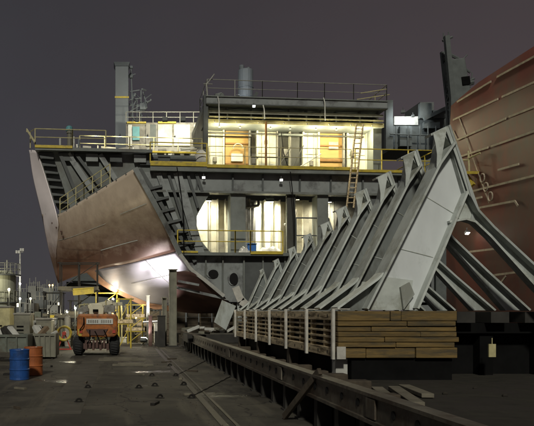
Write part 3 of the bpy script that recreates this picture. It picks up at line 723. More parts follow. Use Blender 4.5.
# lit clutter along the after deck
for i in range(26):
    x = 76+i*5+random.uniform(-1.5,1.5)
    if x > 200: break
    h = random.choice((7,9,11,13,15)); y1 = 152.4; dd = random.uniform(1.9,3.2); x += random.uniform(-3,3)
    if i % 4 == 1:
        MB().tube(FP(x,y1-11,dd), FP(x+random.uniform(8,16),y1-11-random.uniform(-2,2),dd), random.uniform(.06,.16), 10).build('deck_pipe', M[random.choice(['pale','beige','wallgrey'])], ship); continue
    a = FP(x,y1,dd); q = FP(x+random.uniform(1.5,6.5),y1-h,dd)
    MB().box(a.x,a.y,a.z,q.x,a.y+.5,q.z).build('deck_fitting', M[random.choice(['pale','white','beige','wallgrey','crane'])], ship, bevel=.03)
for x,y0,y1,r,m in ((68.5,128,152,.14,'conc'),(59,140,152,.05,'pale'),(73,138,152,.05,'pale'),(78,140,152,.06,'funnel')):
    MB().tube(FP(x,y1,.8), FP(x,y0,.8), r, 10).lathe(FP(x,y0,.8), [(r*1.3,-.35),(r*1.3,0),(r*.8,.08)], 10).build('vent_pipe', M[m], ship)
MB().lathe(FP(68.3,128,.8), [(.21,-.2),(.21,.02),(.12,.1)], 10).build('vent_cap', M['teal'], ship)
# starboard after structures
q = MB(); a = P(390,150,62); c = P(447,118,62); q.box(a.x,62,a.z,c.x,66,c.z); cabr = q.build('aft_cabin', M['crane'], ship)
a = P(394,125,61.9); c = P(418,116.5,61.9); MB().box(a.x,61.85,a.z,c.x,62,c.z).build('wall_panel', M['pale'], cabr)
q = MB()
for (x0,y0,x1,y1) in ((420,103,432,118),(433,110,446,118),(386,100,393,150),(400,126,412,146),(424,122,440,128)):
    a = P(x0,y1,61.4); c = P(x1,y0,61.4); q.box(a.x,61.4,a.z,c.x,61.8,c.z)
for x in (396,408,420,428,436,444): q.tube(P(x,150,61.2),P(x,126,61.2),.06)
q.tube(P(390,134,61.2),P(446,136,61.2),.06); q.bar(P(424,119,61.2),P(446,108,61.2),.3)
q.build('deck_gear', M['crane'], ship)

# ---------------- lamps of the ship
def FPl(x,y,d): return FP(x,y,d)
floodlamp(ship, FP(211,196.5,1.2), FP(208,240,2.9), .3, 'lampw', 700, (1,.96,.74), 155)
floodlamp(ship, FP(274,196,1.3), FP(274,240,2.6), .42, 'lampw', 1500, (1,.96,.74), 155)
floodlamp(ship, FP(335,196,1.3), FP(337,240,2.6), .26, 'lampw', 330, (1,.95,.75), 150)
floodlamp(ship, FP(300,196,.6), FP(308,245,2.2), .2, 'lampy', 110, (1,.9,.65), 130)
for x,ax,pw in ((221,216,230),(273,272,190),(319,318,270),(366,366,300),(242,242,150),(340,340,170),(293,296,60)):
    lo = floodlamp(ship, FP(x,123.3,.75), FP(ax,160,2.1), .1, 'lampy', 0)
    light(lo, FP(x,130,.6), pw*.85, (1,.92,.60), 'POINT', None, 110, .08)
for x,pw in ((214,50),(236,36),(258,36),(283,40),(306,36),(328,50),(350,40),(371,50)):
    lo = floodlamp(ship, FP(x,122.6,-.25), FP(x,117,.2), .07, 'lampy', 0)
    light(lo, FP(x,123.2,-.25), pw*.35, (1,.92,.55), 'POINT', None, 110, .05)
floodlamp(ship, P(238,96,45.6), P(245,84,47), .16, 'lampb', 60, (.85,.92,1), 120)
floodlamp(ship, FP(253,106.2,-.3), FP(253,140,-4), .16, 'lampb', 40, (1,.98,.9), 150)
for x,y in ((203,178.5),(280,179.5)): floodlamp(ship, FP(x,y,-.35), FP(x-4,230,-4), .17, 'lampw', 25, (1,.95,.8), 140)
for x,pw in ((165,330),(183,500),(200,430)): floodlamp(ship, P(x,120,54.5), P(x,140,57.9), .35, 'lampw', pw, (1,.95,.72), 150)
for x in (137,): floodlamp(ship, P(x,121,55.5), P(x,138,57.9), .22, 'lampy', 90, (1,.95,.75), 150)
for x in (95,120,148,176): floodlamp(ship, FP(x,134,1.0), FP(x,145,2.2), .1, 'lampw', 90, (1,.95,.75), 160)
floodlamp(ship, P(403,112,60), P(403,122,61.9), .3, 'lampb', 150, (.9,.97,1), 140)
floodlamp(ship, P(413,116,60.5), P(413,122,61.9), .22, 'lampb', 80, (.9,.97,1), 140)

# ---------------- things on the ship
l = thing('wooden_ladder', 'long wooden ladder leaning up past the lower edge of the deckhouse', 'ladder', FP(346,207,-1.2))
A0 = FP(343,209,-1.4); A1 = FP(356,123,-.7)
MB().bar(A0+Vector((-.21,0,0)), A1+Vector((-.21,0,0)), .07,.09).build('rail', M['woodl'], l); MB().bar(A0+Vector((.21,0,0)), A1+Vector((.21,0,0)), .07,.09).build('rail', M['woodl'], l)
for i in range(1,17): MB().tube(A0+(A1-A0)*i/17+Vector((-.17,0,0)), A0+(A1-A0)*i/17+Vector((.17,0,0)), .03, 6).build('rung', M['woodl'], l)
c = FP(252,253,-.2); tag(MB().box(c.x-.3,c.y-.1,c.z,c.x+.22,c.y+.3,c.z+.52).box(c.x-.33,c.y-.13,c.z+.52,c.x+.25,c.y+.33,c.z+.6).build('plastic_bin', M['bluebox'], None, loc=c, bevel=.03), 'bright blue plastic bin behind the yellow rail on the lower deck', 'bin')
def heap(name, x0, x1, h, d, m, lab, cat):
    a = FP(x0,253,d); c = FP(x1,253,d); rows = []
    n = 16
    for j in range(7):
        v = j/6*2-1; r = []
        for i in range(n+1):
            u = i/n*2-1; hh = h*max(0,(1-u*u))**.6*max(0,1-v*v)**.6*(1+.25*math.sin(i*1.7+j)); r.append(a+(c-a)*(i/n)+Vector((0,v*.4,.02+hh)))
        rows.append(r)
    tag(MB().grid(rows).build(name, M[m], None, loc=a, smooth=True), lab, cat)
heap('tarpaulin', 238, 250, .35, 0, 'tarp', 'crumpled white tarpaulin left of the blue bin on the lower deck', 'tarpaulin')
heap('canvas_roll', 258, 282, .4, .1, 'tarp', 'pale canvas heap right of the blue bin on the lower deck', 'canvas')
c = FP(202,165.5,.2); tag(MB().lathe(c, [(.25,0),(.42,.25),(.42,.7),(.25,.95)], 16).build('white_buoy', M['tarp'], None, loc=c, smooth=True), 'round pale float standing on the deck left of the deckhouse corner', 'float')

# support columns under the hull
for (x,w_,yt,Y,lab) in ((173,.42,270,40.3,'tall pale steel shoring column in front of the hull bottom'),(164.5,.26,298,41.5,'shorter shoring column standing left of the tall pale one'),(148,.16,296,43,'thin shoring post standing under the bright bare plate'),(236,.3,304,45,'stubby shoring column under the grey bulkhead')):
    b_ = P(x,311,Y); zt = P(x,yt,Y).z
    r = thing('shoring_column', lab, 'column', (b_.x,Y,0), 'shoring columns under the hull')
    MB().box(b_.x-w_/2,Y,0.06,b_.x-w_/2+.03,Y+.3,zt).box(b_.x+w_/2-.03,Y,0.06,b_.x+w_/2,Y+.3,zt).box(b_.x-w_/2+.03,Y+.13,.06,b_.x+w_/2-.03,Y+.16,zt).build('shaft', M['conc'], r)
    MB().box(b_.x-w_/2-.1,Y-.08,0,b_.x+w_/2+.1,Y+.38,.06).build('foot', M['gpost'], r)
    MB().box(b_.x-w_/2-.04,Y-.04,zt,b_.x+w_/2+.04,Y+.34,zt+.05).build('head', M['conc'], r)

for i in range(18):
    px = 92+i*4.4+random.uniform(-2,2); Y = random.uniform(44.5,52); x = (px-VX)/F*Y; t = random.uniform(-.5,.5) if i%3==0 else 0
    o = MB().tube((x,Y,0),(x+t,Y,2.55 if px < 105 else 2.35), random.choice((.05,.07,.1)), 8).bar((x-.15,Y,.03),(x+.15,Y,.03),.3,.06).build('shoring_pole', M[random.choice(['conc','gpost','crane','rail'])], None, loc=(x,Y,0))
    tag(o, 'thin shoring pole standing in the gloom under the hull', 'pole', 'poles under the hull')
for k,(a,c,sag,lab) in enumerate(((FP(96,158,-.7),P(112,300,41),1.2,'black cable drooping from the forward deck edge across the brown shell'),(FP(176,170,-.7),FP(182,252,-.9),.3,'black cable hanging beside the shell edge from the main deck'),(FP(288,172,-.6),FP(292,250,-.6),.2,'black cable hanging from the deck edge over the lit recess'))):
    if k == 0: continue
    pts = [a+(c-a)*(i/20)+Vector((sag*math.sin(math.pi*i/20)*.5,0,0)) for i in range(21)]
    tag(MB().path(pts,.03,5).build('hanging_cable', M['black'], None, loc=a), lab, 'cable')
# timber keel blocks below the hull
for i in range(9):
    px = 128+i*13; Y = 45+random.uniform(0,3); c = Vector(((px-VX)/F*Y, Y, 0)); s_ = MB()
    for j in range(5): s_.box(c.x-.35+.03*random.random(),Y,j*.4,c.x+.35,Y+.8,j*.4+.385)
    tag(s_.build('keel_block', M['woodd'], None, loc=c, bevel=.02), 'dark stacked timber keel block in the shade under the hull', 'keel block', 'keel blocks under the hull')

# ------------------------------------------------------------------ scaffolds
def scaffold(px0, px1, ytop, Y, dep, lifts, lab, m='railg', plank='yellow'):
    x0 = (px0-VX)/F*Y; x1 = (px1-VX)/F*Y; zt = EYE-(ytop-VY)/F*Y
    r = thing('scaffold', lab, 'scaffold', (x0,Y,0), 'scaffolds below the hull')
    s_ = MB(); n = max(1, round((x1-x0)/1.3))
    for i in range(n+1):
        x = x0+(x1-x0)*i/n
        for y in (Y, Y+dep): s_.tube((x,y,0),(x,y,zt), .035, 6)
    for k in range(lifts):
        z = zt*(k+1)/lifts-.05
        for y in (Y, Y+dep): s_.tube((x0-.15,y,z),(x1+.15,y,z), .03, 6)
        for i in range(n+1): x = x0+(x1-x0)*i/n; s_.tube((x,Y,z),(x,Y+dep,z), .03, 6)
        if k < lifts: s_.tube((x0,Y,z-zt/lifts+.1),(x1,Y,z), .025, 6)
    s_.build('tubes', M[m], r)
    for k in range(lifts-1):
        z = zt*(k+1)/lifts
        MB().box(x0-.1,Y-.02,z-.01,x1+.1,Y+dep,z+.05).box(x0-.1,Y-.06,z,x1+.1,Y-.03,z+.2).build('platform', M[plank], r)
    return r
scaffold(60, 97, 262, 41.5, 1.2, 3, 'grey tube scaffold rising to the brown hull behind the orange machine', 'gpost', 'plank')
scaffold(119, 131, 298, 38.5, 1.2, 2, 'yellow painted scaffold right beside the orange machine', 'yellow', 'woodl')
scaffold(134, 160, 309, 46, 1.5, 2, 'low grey scaffold far under the bright bare plate', 'gpost', 'woodd')
scaffold(44, 62, 292, 48, 1.4, 2, 'grey scaffold standing left of the hull among the yard clutter', 'gpost', 'plank')
scaffold(96, 117, 292, 44.5, 1.2, 3, 'narrow yellow tube scaffold deep under the hull behind the orange machine', 'yellow', 'plank')
scaffold(128, 143, 304, 43.5, 1.0, 3, 'low yellow tube staging left of the added tube lamp under the bright plate', 'yellow', 'woodl')
scaffold(70, 80, 300, 43.5, 1.0, 3, 'slim dark staging right under the lowest tip of the brown shell', 'gpost', 'plank')
for i in range(34):
    px = random.choice((random.uniform(44,74), random.uniform(119,168))); Y = random.uniform(39.5,49); x = (px-VX)/F*Y; h = random.choice((.3,.5,.8,1.2,1.7)); wv = random.uniform(.12,.5)
    m = random.choice(['conc','gpost','wallgrey','rail','yellow','shelldark','plank','pale'])
    if i % 3: o = MB().box(x,Y,0,x+wv,Y+wv,h).box(x-.03,Y-.03,h+.002,x+wv+.03,Y+wv+.03,h+.05)
    else: o = MB().lathe(Vector((x,Y,0)), [(wv*.45,0),(wv*.5,.04),(wv*.5,h-.06),(wv*.3,h),(.03,h+.03),(.03,h+.15)], 12)
    tag(o.build('yard_gear', M[m], None, loc=(x,Y,0), bevel=.015), 'small piece of work gear in the clutter on the ground below the hull', 'gear', 'work gear below the hull')
for (px,py,Y,pw,lab) in ((113,299,45.5,150,'small bright lamp in the yellow scaffold behind the orange machine'),(136,318,45.5,120,'small bright lamp low in the staging left of the added tube lamp'),(67,312,42,110,'small bright lamp between the brown shell and the steel bin cart')):
    p = P(px,py,Y); r = thing('work_lamp', lab, 'lamp', (p.x,Y,0))
    MB().tube((p.x,Y,0),p,.025,6).build('pole', M['black'], r)
    h_ = floodlamp(r, p, p+Vector((.3,-1,-.1)), .11, 'lampw', 0); light(h_, p+Vector((.1,-.3,0)), pw, (1,.92,.68), 'POINT')
a = P(73,294,40.8); c = P(94,288,40.8)
tag(MB().bar(P(73,293,40.8), P(94,291,40.8), .2, .28).bar(P(73,289.5,40.9), P(94,288,40.9), .1, .1).build('yellow_beam', M['yellow'], None, loc=a), 'short yellow lifting beam high in the scaffold above the orange machine', 'beam')
light_th = thing('work_lamp', 'white work lamp glowing on the ground under the bright bare plate', 'lamp', Vector(((144-VX)/F*40.5,40.5,0)))
lp = light_th.location
MB().tube(lp+Vector((-.2,0,0)),lp+Vector((0,0,.3)),.02).tube(lp+Vector((.2,0,0)),lp+Vector((0,0,.3)),.02).tube(lp+Vector((0,.25,0)),lp+Vector((0,0,.3)),.02).build('tripod', M['dark'], light_th)
hd = floodlamp(light_th, lp+Vector((0,0,.42)), P(157,268,42.5), .3, 'lampw', 0)
light(hd, lp+Vector((.05,.1,.62)), 150, (1,.95,.95), 'SPOT', P(146,282,43.8), 90)
wl2 = thing('work_lamp', 'work lamp on a pole left of the orange machine', 'lamp', Vector(((75-VX)/F*38,38,0)))
lp = wl2.location
MB().tube(lp, lp+Vector((0,0,2.1)), .03).lathe(lp, [(.25,0),(.25,.03)], 10).build('pole', M['dark'], wl2)
hd = floodlamp(wl2, lp+Vector((0,0,2.15)), lp+Vector((1.5,-1,2.2)), .13, 'lampw', 0); light(hd, lp+Vector((.3,-.2,2.3)), 170, (1,.92,.66), 'POINT')
tA = P(143,322,42.8); tB = P(163,321,42.0); tM = (tA+tB)/2
tl = thing('added_tube_lamp', 'long added tube lamp on two posts lighting the bare plate', 'lamp', Vector((tM.x,tM.y,0)))  # added lamp that throws the bright streak onto the bare plate
for q in (tA,tB): MB().tube((q.x,q.y,0),q,.025,6).build('post', M['black'], tl)
hd = MB().bar(tA+Vector((0,0,-.04)),tB+Vector((0,0,-.04)),.14,.05).build('reflector', M['dark'], tl)
MB().tube(tA+Vector((0,0,.02)),tB+Vector((0,0,.02)),.018,8).build('tube', M['lamptube'], hd)
al = bpy.data.lights.new('added_tube_light','AREA'); al.shape = 'RECTANGLE'; al.size = (tB-tA).length; al.size_y = .12; al.energy = 95; al.spread = math.radians(62); al.color = (1,.96,.98)
ao = bpy.data.objects.new('added_tube_light', al); col.objects.link(ao); ao.parent = hd
zz = -(P(152,276,43.6)-tM).normalized(); xx = (tB-tA).normalized(); yy = zz.cross(xx).normalized(); zz = xx.cross(yy).normalized()
ao.matrix_local = Matrix.Translation(tM+Vector((0,0,.06))-tl.location-hd.location) @ Matrix((xx,yy,zz)).transposed().to_4x4()
wl3 = thing('work_lamp', 'lamp clamped low by the lit orange bilge strake above the machine', 'lamp', P(108,301,44.0))
hd = floodlamp(wl3, P(108,301,44.0), P(122,292,45.3), .16, 'lampy', 0); light(hd, P(110,300,44.15), 55, (1,.88,.66), 'POINT')

# ------------------------------------------------------------------ orange machine (mobile boom lift seen from behind)
MY = 32.0
def m_(x, y, d=0.0): p = P(x,y,MY); p.y += d; return p
bo = thing('boom_lift', 'orange wheeled boom lift machine parked under the hull seen from behind', 'boom lift', (( 96-VX)/F*MY, MY, 0))
for s_, (wx0,wx1) in enumerate(((72.5,83),(109,119.5))):
    for d in (.1, 2.3):
        a = P(wx0,337,MY); c = P(wx1,337,MY); R_ = .43
        y = MY+d+.45
        wh = MB()
        prof = [(.0,.25),(.06,.38),(.12,.43),(.35,.43),(.41,.38),(c.x-a.x,.25)]
        n = 24; rings = []
        for dx, rr in prof: rings.append([Vector((a.x+dx, y+rr*math.cos(2*math.pi*i/n), .43+rr*math.sin(2*math.pi*i/n))) for i in range(n+1)])
        wh.grid(rings)
        for i in range(n):
            an = 2*math.pi*i/n; wh.bar(Vector((a.x+.1,y+.43*math.cos(an),.43+.43*math.sin(an))),Vector((c.x-.1,y+.43*math.cos(an+.1),.43+.43*math.sin(an+.1))),.05,.03)
        t = wh.build('wheel', M['tyre'], bo)
        MB().tube((a.x+.02,y,.43),(c.x-.02,y,.43),.25,16).tube((a.x-.01,y,.43),(c.x+.01,y,.43),.09,10).build('rim', M['rim'], t)
MB().box(m_(83,0).x,MY+.3,.3,m_(109,0).x,MY+3.1,.55).box(m_(80,0).x,MY+.45,.36,m_(112,0).x,MY+.6,.5).build('axle', M['shelldark'], bo)
q = MB()
for i in range(7):
    x = m_(85+i*3.6,0).x; q.box(x,MY+.1,.25+.1*(i%2),x+.1,MY+.3,.7)
q.build('hydraulics', M['shelldark'], bo)
pr = [(77,335),(80,337),(114,337),(117.5,334),(117.5,318),(116,314),(79,314),(77,318)]
b = MB().hexa([m_(x,y,-.15) for x,y in pr],[m_(x,y,2.4) for x,y in pr]); body = b.build('body', M['orange'], bo, bevel=.06)
pr = [(86,329),(108,329),(104,335),(90,335)]
MB().hexa([m_(x,y,-.2) for x,y in pr],[m_(x,y,-.14) for x,y in pr]).build('bumper', M['shelldark'], body)
MB().hexa([m_(x,y,-.19) for x,y in ((86.5,324),(113,324),(113,318.6),(86.5,318.6))],[m_(x,y,-.14) for x,y in ((86.5,324),(113,324),(113,318.6),(86.5,318.6))]).build('sign_panel', M['pale'], body)
q = MB()
for i in range(11):
    if i == 5: continue
    x = 88.3+i*2.15; q.hexa([m_(x+dx,y,-.196) for dx,y in ((0,322.9),(1.4,322.9),(1.4,319.9),(0,319.9))],[m_(x+dx,y,-.188) for dx,y in ((0,322.9),(1.4,322.9),(1.4,319.9),(0,319.9))])
q.build('worn_lettering', M['wallgrey'], body)
for x0 in (79.5,112.5):
    MB().hexa([m_(x0+dx,y,-.2) for dx,y in ((0,333),(3,333),(3,330),(0,330))],[m_(x0+dx,y,-.14) for dx,y in ((0,333),(3,333),(3,330),(0,330))]).build('tail_light', M['red'], body)
pr = [(89,317),(103,317),(104,309),(102,304),(92,303),(89,309)]
cab = MB().hexa([m_(x,y,.1) for x,y in pr],[m_(x,y,1.4) for x,y in pr]).build('turret_box', M['cream'], bo, bevel=.04)
MB().lathe(m_(0,0)*0+Vector((m_(95.5,0).x,MY+.05,m_(0,312).z)), [(.12,0),(.12,.12)], 12).build('light_socket', M['black'], cab)
MB().bar(m_(87,307,.9), m_(112,302,.9), .28, .2).bar(m_(88,305,1.0), m_(122,303.5,1.4), .22,.16).build('boom', M['cream'], bo, bevel=.02)
MB().bar(m_(104,309,.3), m_(115,309,.3), .5,.35).build('engine_cover', M['wallgrey'], bo, bevel=.04)
MB().bar(m_(78,312,.3), m_(88,308,.3), .3,.3).build('control_box', M['wallgrey'], bo, bevel=.04)
MB().tube(m_(84,314,.2),m_(84,303,.2),.03).build('post', M['rail'], bo); MB().tube(m_(79,314,.4),m_(79,305,.4),.03).tube(m_(79,305,.4),m_(88,304,.4),.03).build('guard_rail', M['rail'], bo); MB().tube(m_(117,313,.3),m_(117,303,.3),.03).build('post', M['rail'], bo); MB().tube(m_(106,314,.1),m_(106,300,.1),.03).build('antenna', M['rail'], bo)
for (a,c_) in (((90,330,-.22),(86,345,.2)),((95,331,-.22),(100,346,.2)),((104,330,-.22),(107,344,.15)),((84,316,-.1),(80,330,-.25))):
    A1_ = m_(*a); B1_ = m_(*c_); mid = (A1_+B1_)/2+Vector((.08,-.12,-.05)); MB().path(catmull([A1_,mid,B1_],5),.025,6).build('hose', M['black'], bo)
MB().lathe(Vector((m_(112,0).x,MY+.3,m_(0,314).z)), [(.06,0),(.06,.12),(.03,.16)],10).build('beacon', M['lampo'], bo)
for x0 in (81,110): MB().lathe(Vector((m_(x0,0).x,MY+.05,m_(0,315).z)), [(.07,0),(.09,.06),(.07,.14)],10).build('headlamp', M['pale'], bo)
MB().hexa([m_(x,y,-.17) for x,y in ((78,329),(82,329),(82,336),(79,336))],[m_(x,y,-.14) for x,y in ((78,329),(82,329),(82,336),(79,336))]).build('hazard_plate', M['yellow'], body)
# yellow hose reel left of the machine
hr = thing('hose_reel', 'yellow and red hose reel standing left of the orange machine', 'hose reel', Vector(((64-VX)/F*37,37,0)))
c = hr.location
q = MB()
for i in range(4): q.ring(c+Vector((0,.1*i,.85)), (0,1,0), .36-.03*(i%2), .05, 18, 6)
q.build('hose', M['yellow'], hr)
MB().bar(c+Vector((-.35,.15,0)),c+Vector((0,.15,.9)),.06).bar(c+Vector((.35,.15,0)),c+Vector((0,.15,.9)),.06).bar(c+Vector((-.4,.15,.02)),c+Vector((.4,.15,.02)),.08).tube(c+Vector((0,-.08,.85)),c+Vector((0,.4,.85)),.1,10).build('stand', M['red'], hr)
# flat steel plates on the ground right of the machine
for (px,py,w_,dp,lab) in ((122,361,1.9,1.2,'flat rusty plate lying on the asphalt behind the orange machine'),(133,366,1.5,.5,'second thin plate lying nearer on the asphalt than the flat rusty one')):
    Y = 1440/(py-VY); c = Vector(((px-VX)/F*Y,Y,0))
    tag(MB().box(c.x-w_/2,Y,0.004,c.x+w_/2,Y+dp,.05).box(c.x-w_/2+.2,Y+.2,.05,c.x+w_/2-.3,Y+dp-.2,.1).build('steel_plate', M['plank'], None, loc=c), lab, 'plate')

# ------------------------------------------------------------------ drums, skips
def drum(px, py, m, lab):
    Y = 1440/(py-VY)
    c = Vector(((px-VX)/F*Y,Y,0)); r = thing('oil_drum', lab, 'drum', c, 'oil drums at the left edge')
    MB().lathe(c, [(.28,0),(.29,.02),(.285,.05),(.285,.27),(.3,.29),(.3,.31),(.285,.33),(.285,.57),(.3,.59),(.3,.61),(.285,.63),(.285,.84),(.295,.86),(.29,.885),(.27,.885),(.27,.87)], 32).build('barrel', M[m], r, smooth=False)
    MB().lathe(c+Vector((.1,-.1,.87)), [(.035,0),(.035,.02)], 10).build('bung', M['stan'], r)
drum(19.5, 379.5, 'blue', 'blue steel oil drum standing at the left edge of the asphalt')
drum(33.5, 375, 'drumorange', 'rusty orange oil drum standing just behind the blue one')
o = MB().box((3-VX)/F*22.4,22.4,.0,(9-VX)/F*22.4,22.7,.05).build('steel_plate', M['lug'], None); tag(o,'small dark plate lying left of the blue drum','plate')
def skip(px0, px1, yt, yb, Y, dep, lab, m='skip', legs=True):
    x0 = (px0-VX)/F*Y; x1 = (px1-VX)/F*Y; zt = EYE-(yt-VY)/F*Y; zb = EYE-(yb-VY)/F*Y
    r = thing('scrap_skip', lab, 'skip', (x0,Y,0), 'scrap skips along the left side')
    t = .05
    b = MB().box(x0,Y,zb,x1,Y+t,zt).box(x0,Y+dep-t,zb,x1,Y+dep,zt).box(x0,Y+t,zb,x0+t,Y+dep-t,zt).box(x1-t,Y+t,zb,x1,Y+dep-t,zt).box(x0+t,Y+t,zb,x1-t,Y+dep-t,zb+t)
    b.build('bin', M[m], r)
    q = MB(); n = 5
    for i in range(n+1):
        x = x0+(x1-x0)*i/n; q.box(x-.03,Y-.05,zb,x+.03,Y-.002,zt-.08)
    q.box(x0-.04,Y-.06,zt-.08,x1+.04,Y-.002,zt+.02); q.build('rib', M[m], r)
    for x in (x0+.1, x1-.22): MB().box(x,Y+.1,0,x+.12,Y+dep-.1,zb-.002).build('leg', M['gpost'], r)
    return x0,x1,zt
s1 = skip(-25, 27, 335, 352, 28, 1.8, 'long grey green scrap skip on legs behind the blue drum')
s2 = skip(29, 55, 334, 357, 30, 2.0, 'grey steel bin cart with end posts between the drums and the orange machine', 'conc')
for i in range(12):
    s_ = s1 if i < 7 else s2; Yb = 28.3 if i < 7 else 30.4
    x = random.uniform(max(s_[0],-5.2)+.2, s_[1]-.3); z = s_[2]-.1; sz = random.uniform(.1,.28); y = Yb+random.uniform(0,1)
    o = MB().bar((x,y,z),(x+random.uniform(-.5,.5),y+.3,z+sz*1.5), sz, sz*.6).build('scrap_piece', M[random.choice(['pale','conc','rim','gpost'])], None, loc=(x,y,z))
    tag(o, 'odd offcut of scrap sticking out of a skip at the left', 'scrap', 'scrap in the skips')
# yellow equipment behind skip
def stationary(name, px0,px1,yt,Y,m,lab,cat):
    x0=(px0-VX)/F*Y; x1=(px1-VX)/F*Y; zt=EYE-(yt-VY)/F*Y; r=thing(name,lab,cat,(x0,Y,0))
    MB().box(x0,Y,.25,x1,Y+1.6,zt-.1).build('cabinet', M[m], r, bevel=.05)
    MB().box(x0-.05,Y-.05,zt-.1,x1+.05,Y+1.65,zt).build('lid', M['wallgrey'], r, bevel=.02)
    for k in range(4): MB().box(x0+.15,Y-.03,.5+k*.2,x0+(x1-x0)*.6,Y-.002,.58+k*.2).build('louvre', M['black'], r)
    for x in (x0+.1,x1-.25): MB().box(x,Y+.1,0,x+.15,Y+1.5,.25).build('foot', M['gpost'], r)
    MB().tube((x1-.2,Y+.5,zt),(x1-.2,Y+.5,zt+.5),.05).build('exhaust', M['gpost'], r)
stationary('generator', -10, 10, 306, 42, 'rail', 'dull yellow generator cabinet behind the skip at the left edge', 'generator')
stationary('generator', 14, 30, 313, 40, 'conc', 'pale grey generator cabinet right of the dull yellow one', 'generator')
stationary('tool_locker', 36, 52, 318, 38, 'conc', 'dull tool locker behind the steel bin cart', 'locker')

# ------------------------------------------------------------------ left background
TY = 72.0
tk = thing('storage_tank', 'tall pale storage tank with railed platform at the left edge', 'tank', Vector(((2-VX)/F*TY,TY,0)))
tb = tk.location; R_ = 14/F*TY; zt = P(0,275,TY).z
MB().lathe(tb, [(R_,0),(R_,zt),(R_*.7,zt+.4)], 32).build('shell', M['tank'], tk)
MB().lathe(tb, [(R_+.5,zt-.1),(R_+.5,zt+.02)], 32).build('platform', M['dark'], tk)
MB().lathe(tb, [(R_+.25,P(0,303,TY).z),(R_+.25,P(0,303,TY).z+.1)], 32).build('ring_walk', M['dark'], tk)
q = MB()
for zz in (zt, P(0,303,TY).z+.1):
    rr = R_+.4 if zz == zt else R_+.22
    for i in range(20):
        a = 2*math.pi*i/20; p = tb+Vector((rr*math.cos(a),rr*math.sin(a),zz)); q.tube(p,p+Vector((0,0,1.1)),.035,5)
    for h in (.55,1.1): q.ring(tb+Vector((0,0,zz+h)), (0,0,1), rr, .035, 24, 5)
for x in (-.9,-.3,.5): q.tube(tb+Vector((x,0,zt)),tb+Vector((x,0,zt+1.5)),.08,6)
q.build('railing', M['railg'], tk)
floodlamp(tk, tb+Vector((-1.2,-3.6,5.2)), tb+Vector((-.4,0,4)), .3, 'lampy', 260, (1,.92,.6), 150)
LY = 85.0
lm = thing('light_mast', 'slim floodlight mast against the dusky sky left of the hull', 'light mast', Vector(((20-VX)/F*LY,LY,0)))
b0 = lm.location; zt = P(0,252,LY).z
MB().tube(b0,b0+Vector((0,0,zt)),.13,8,.08).build('pole', M['pale'], lm)
MB().bar(b0+Vector((-.45,0,zt)),b0+Vector((.4,0,zt)),.08).build('cross_arm', M['pale'], lm)
for dx in (-.38,-.1,.12,.38): MB().box(b0.x+dx-.11,LY-.25,zt+.0+ (.1 if dx>0 else -.15),b0.x+dx+.11,LY+.1,zt+.32+(.1 if dx>0 else -.15)).build('floodlight', M['pale'], lm)
for (px,py,Y,m,lab,pw) in ((20,284,84,'lampw','white yard lamp on a short pole at the foot of the floodlight mast',200),(20,299,80,'lampw','low white yard lamp below the floodlight mast',140),(30.5,299,80,'lampy','low yellow yard lamp right of the floodlight mast',120),(49.5,285.5,95,'lampo','left one of two small orange lamps on the far skyline',60),(52.6,285.5,95,'lampo','right one of two small orange lamps on the far skyline',60),(9,290,60,'lampy','yellow lamp beside the storage tank',150)):
    p = P(px,py,Y); r = thing('yard_lamp', lab, 'lamp', (p.x,Y,0), 'distant yard lamps')
    MB().tube((p.x,Y,0),p,.05,6).build('pole', M['crane'], r)
    MB().lathe(p, [(.06,-.08),(.10,0),(.10,.09),(.04,.15)], 10).build('bulb', M[m], r)
    light(r, p+Vector((0,-.4,.1)), pw, (1,.85,.55) if m != 'lampw' else (1,.96,.85), 'POINT')
labs = ['low grey shed','pale shed with ribbed wall','dark narrow shed','pipe rack shed','squat pale shed','grey shed with roof pipes','dark long shed','small pale hut']
spots = [(16,27,292,105),(28,36,286,112),(36,43,291,100),(43,52,288,118),(52,60,291,108),(24,34,303,90),(33,48,300,95),(47,58,305,88)]
for i,((x0,x1,yt,Y),lab) in enumerate(zip(spots,labs)):
    a=(x0-VX)/F*Y; c=(x1-VX)/F*Y; zt=EYE-(yt-VY)/F*Y
    r = thing('yard_shed', lab+' in the far yard left of the hull', 'shed', (a,Y,0), 'sheds in the far yard')
    MB().box(a,Y,0,c,Y+5,zt).build('wall', M['far' if i%2==0 else 'far2'], r)
    q = MB(); n = 4
    for k in range(n):
        x = a+(c-a)*(k+.5)/n; h = random.uniform(.3,1.6); q.tube((x,Y+1,zt),(x,Y+1,zt+h),.07,6)
    q.tube((a,Y+1,zt+.5),(c,Y+1,zt+.5),.05,6); q.build('roof_pipe', M['far2'], r)
    for k in range(2): 
        z = zt*(.35+.3*k); MB().box(a+.1,Y-.1,z,c-.1,Y-.002,z+.15).build('wall_ledge', M['railg'], r)
    for k in range(3):
        x = a+(c-a)*(k+.25)/3; MB().box(x,Y-.05,zt*.55,x+(c-a)*.14,Y-.002,zt*.55+.5).build('window', M['lampy'] if (i*3+k)%7==0 else M['black'], r)
# pipes / bollard-height clutter in the mid yard
for i in range(16):
    px = random.uniform(2,66); Y = random.uniform(44,64); h = random.uniform(.5,2.1); x=(px-VX)/F*Y; wv = random.uniform(.2,.8)
    r = thing('pallet_load', 'small load on a pallet in the dim yard left of the hull', 'pallet load', (x,Y,0), 'pallet loads in the left yard')
    MB().box(x,Y,0,x+wv,Y+.8,.12).build('pallet', M['woodd'], r); MB().box(x+.03,Y+.03,.122,x+wv-.03,Y+.75,h).build('load', M[random.choice(['conc','pale','far','far2','rim','yellow','skip'])], r, bevel=.04)
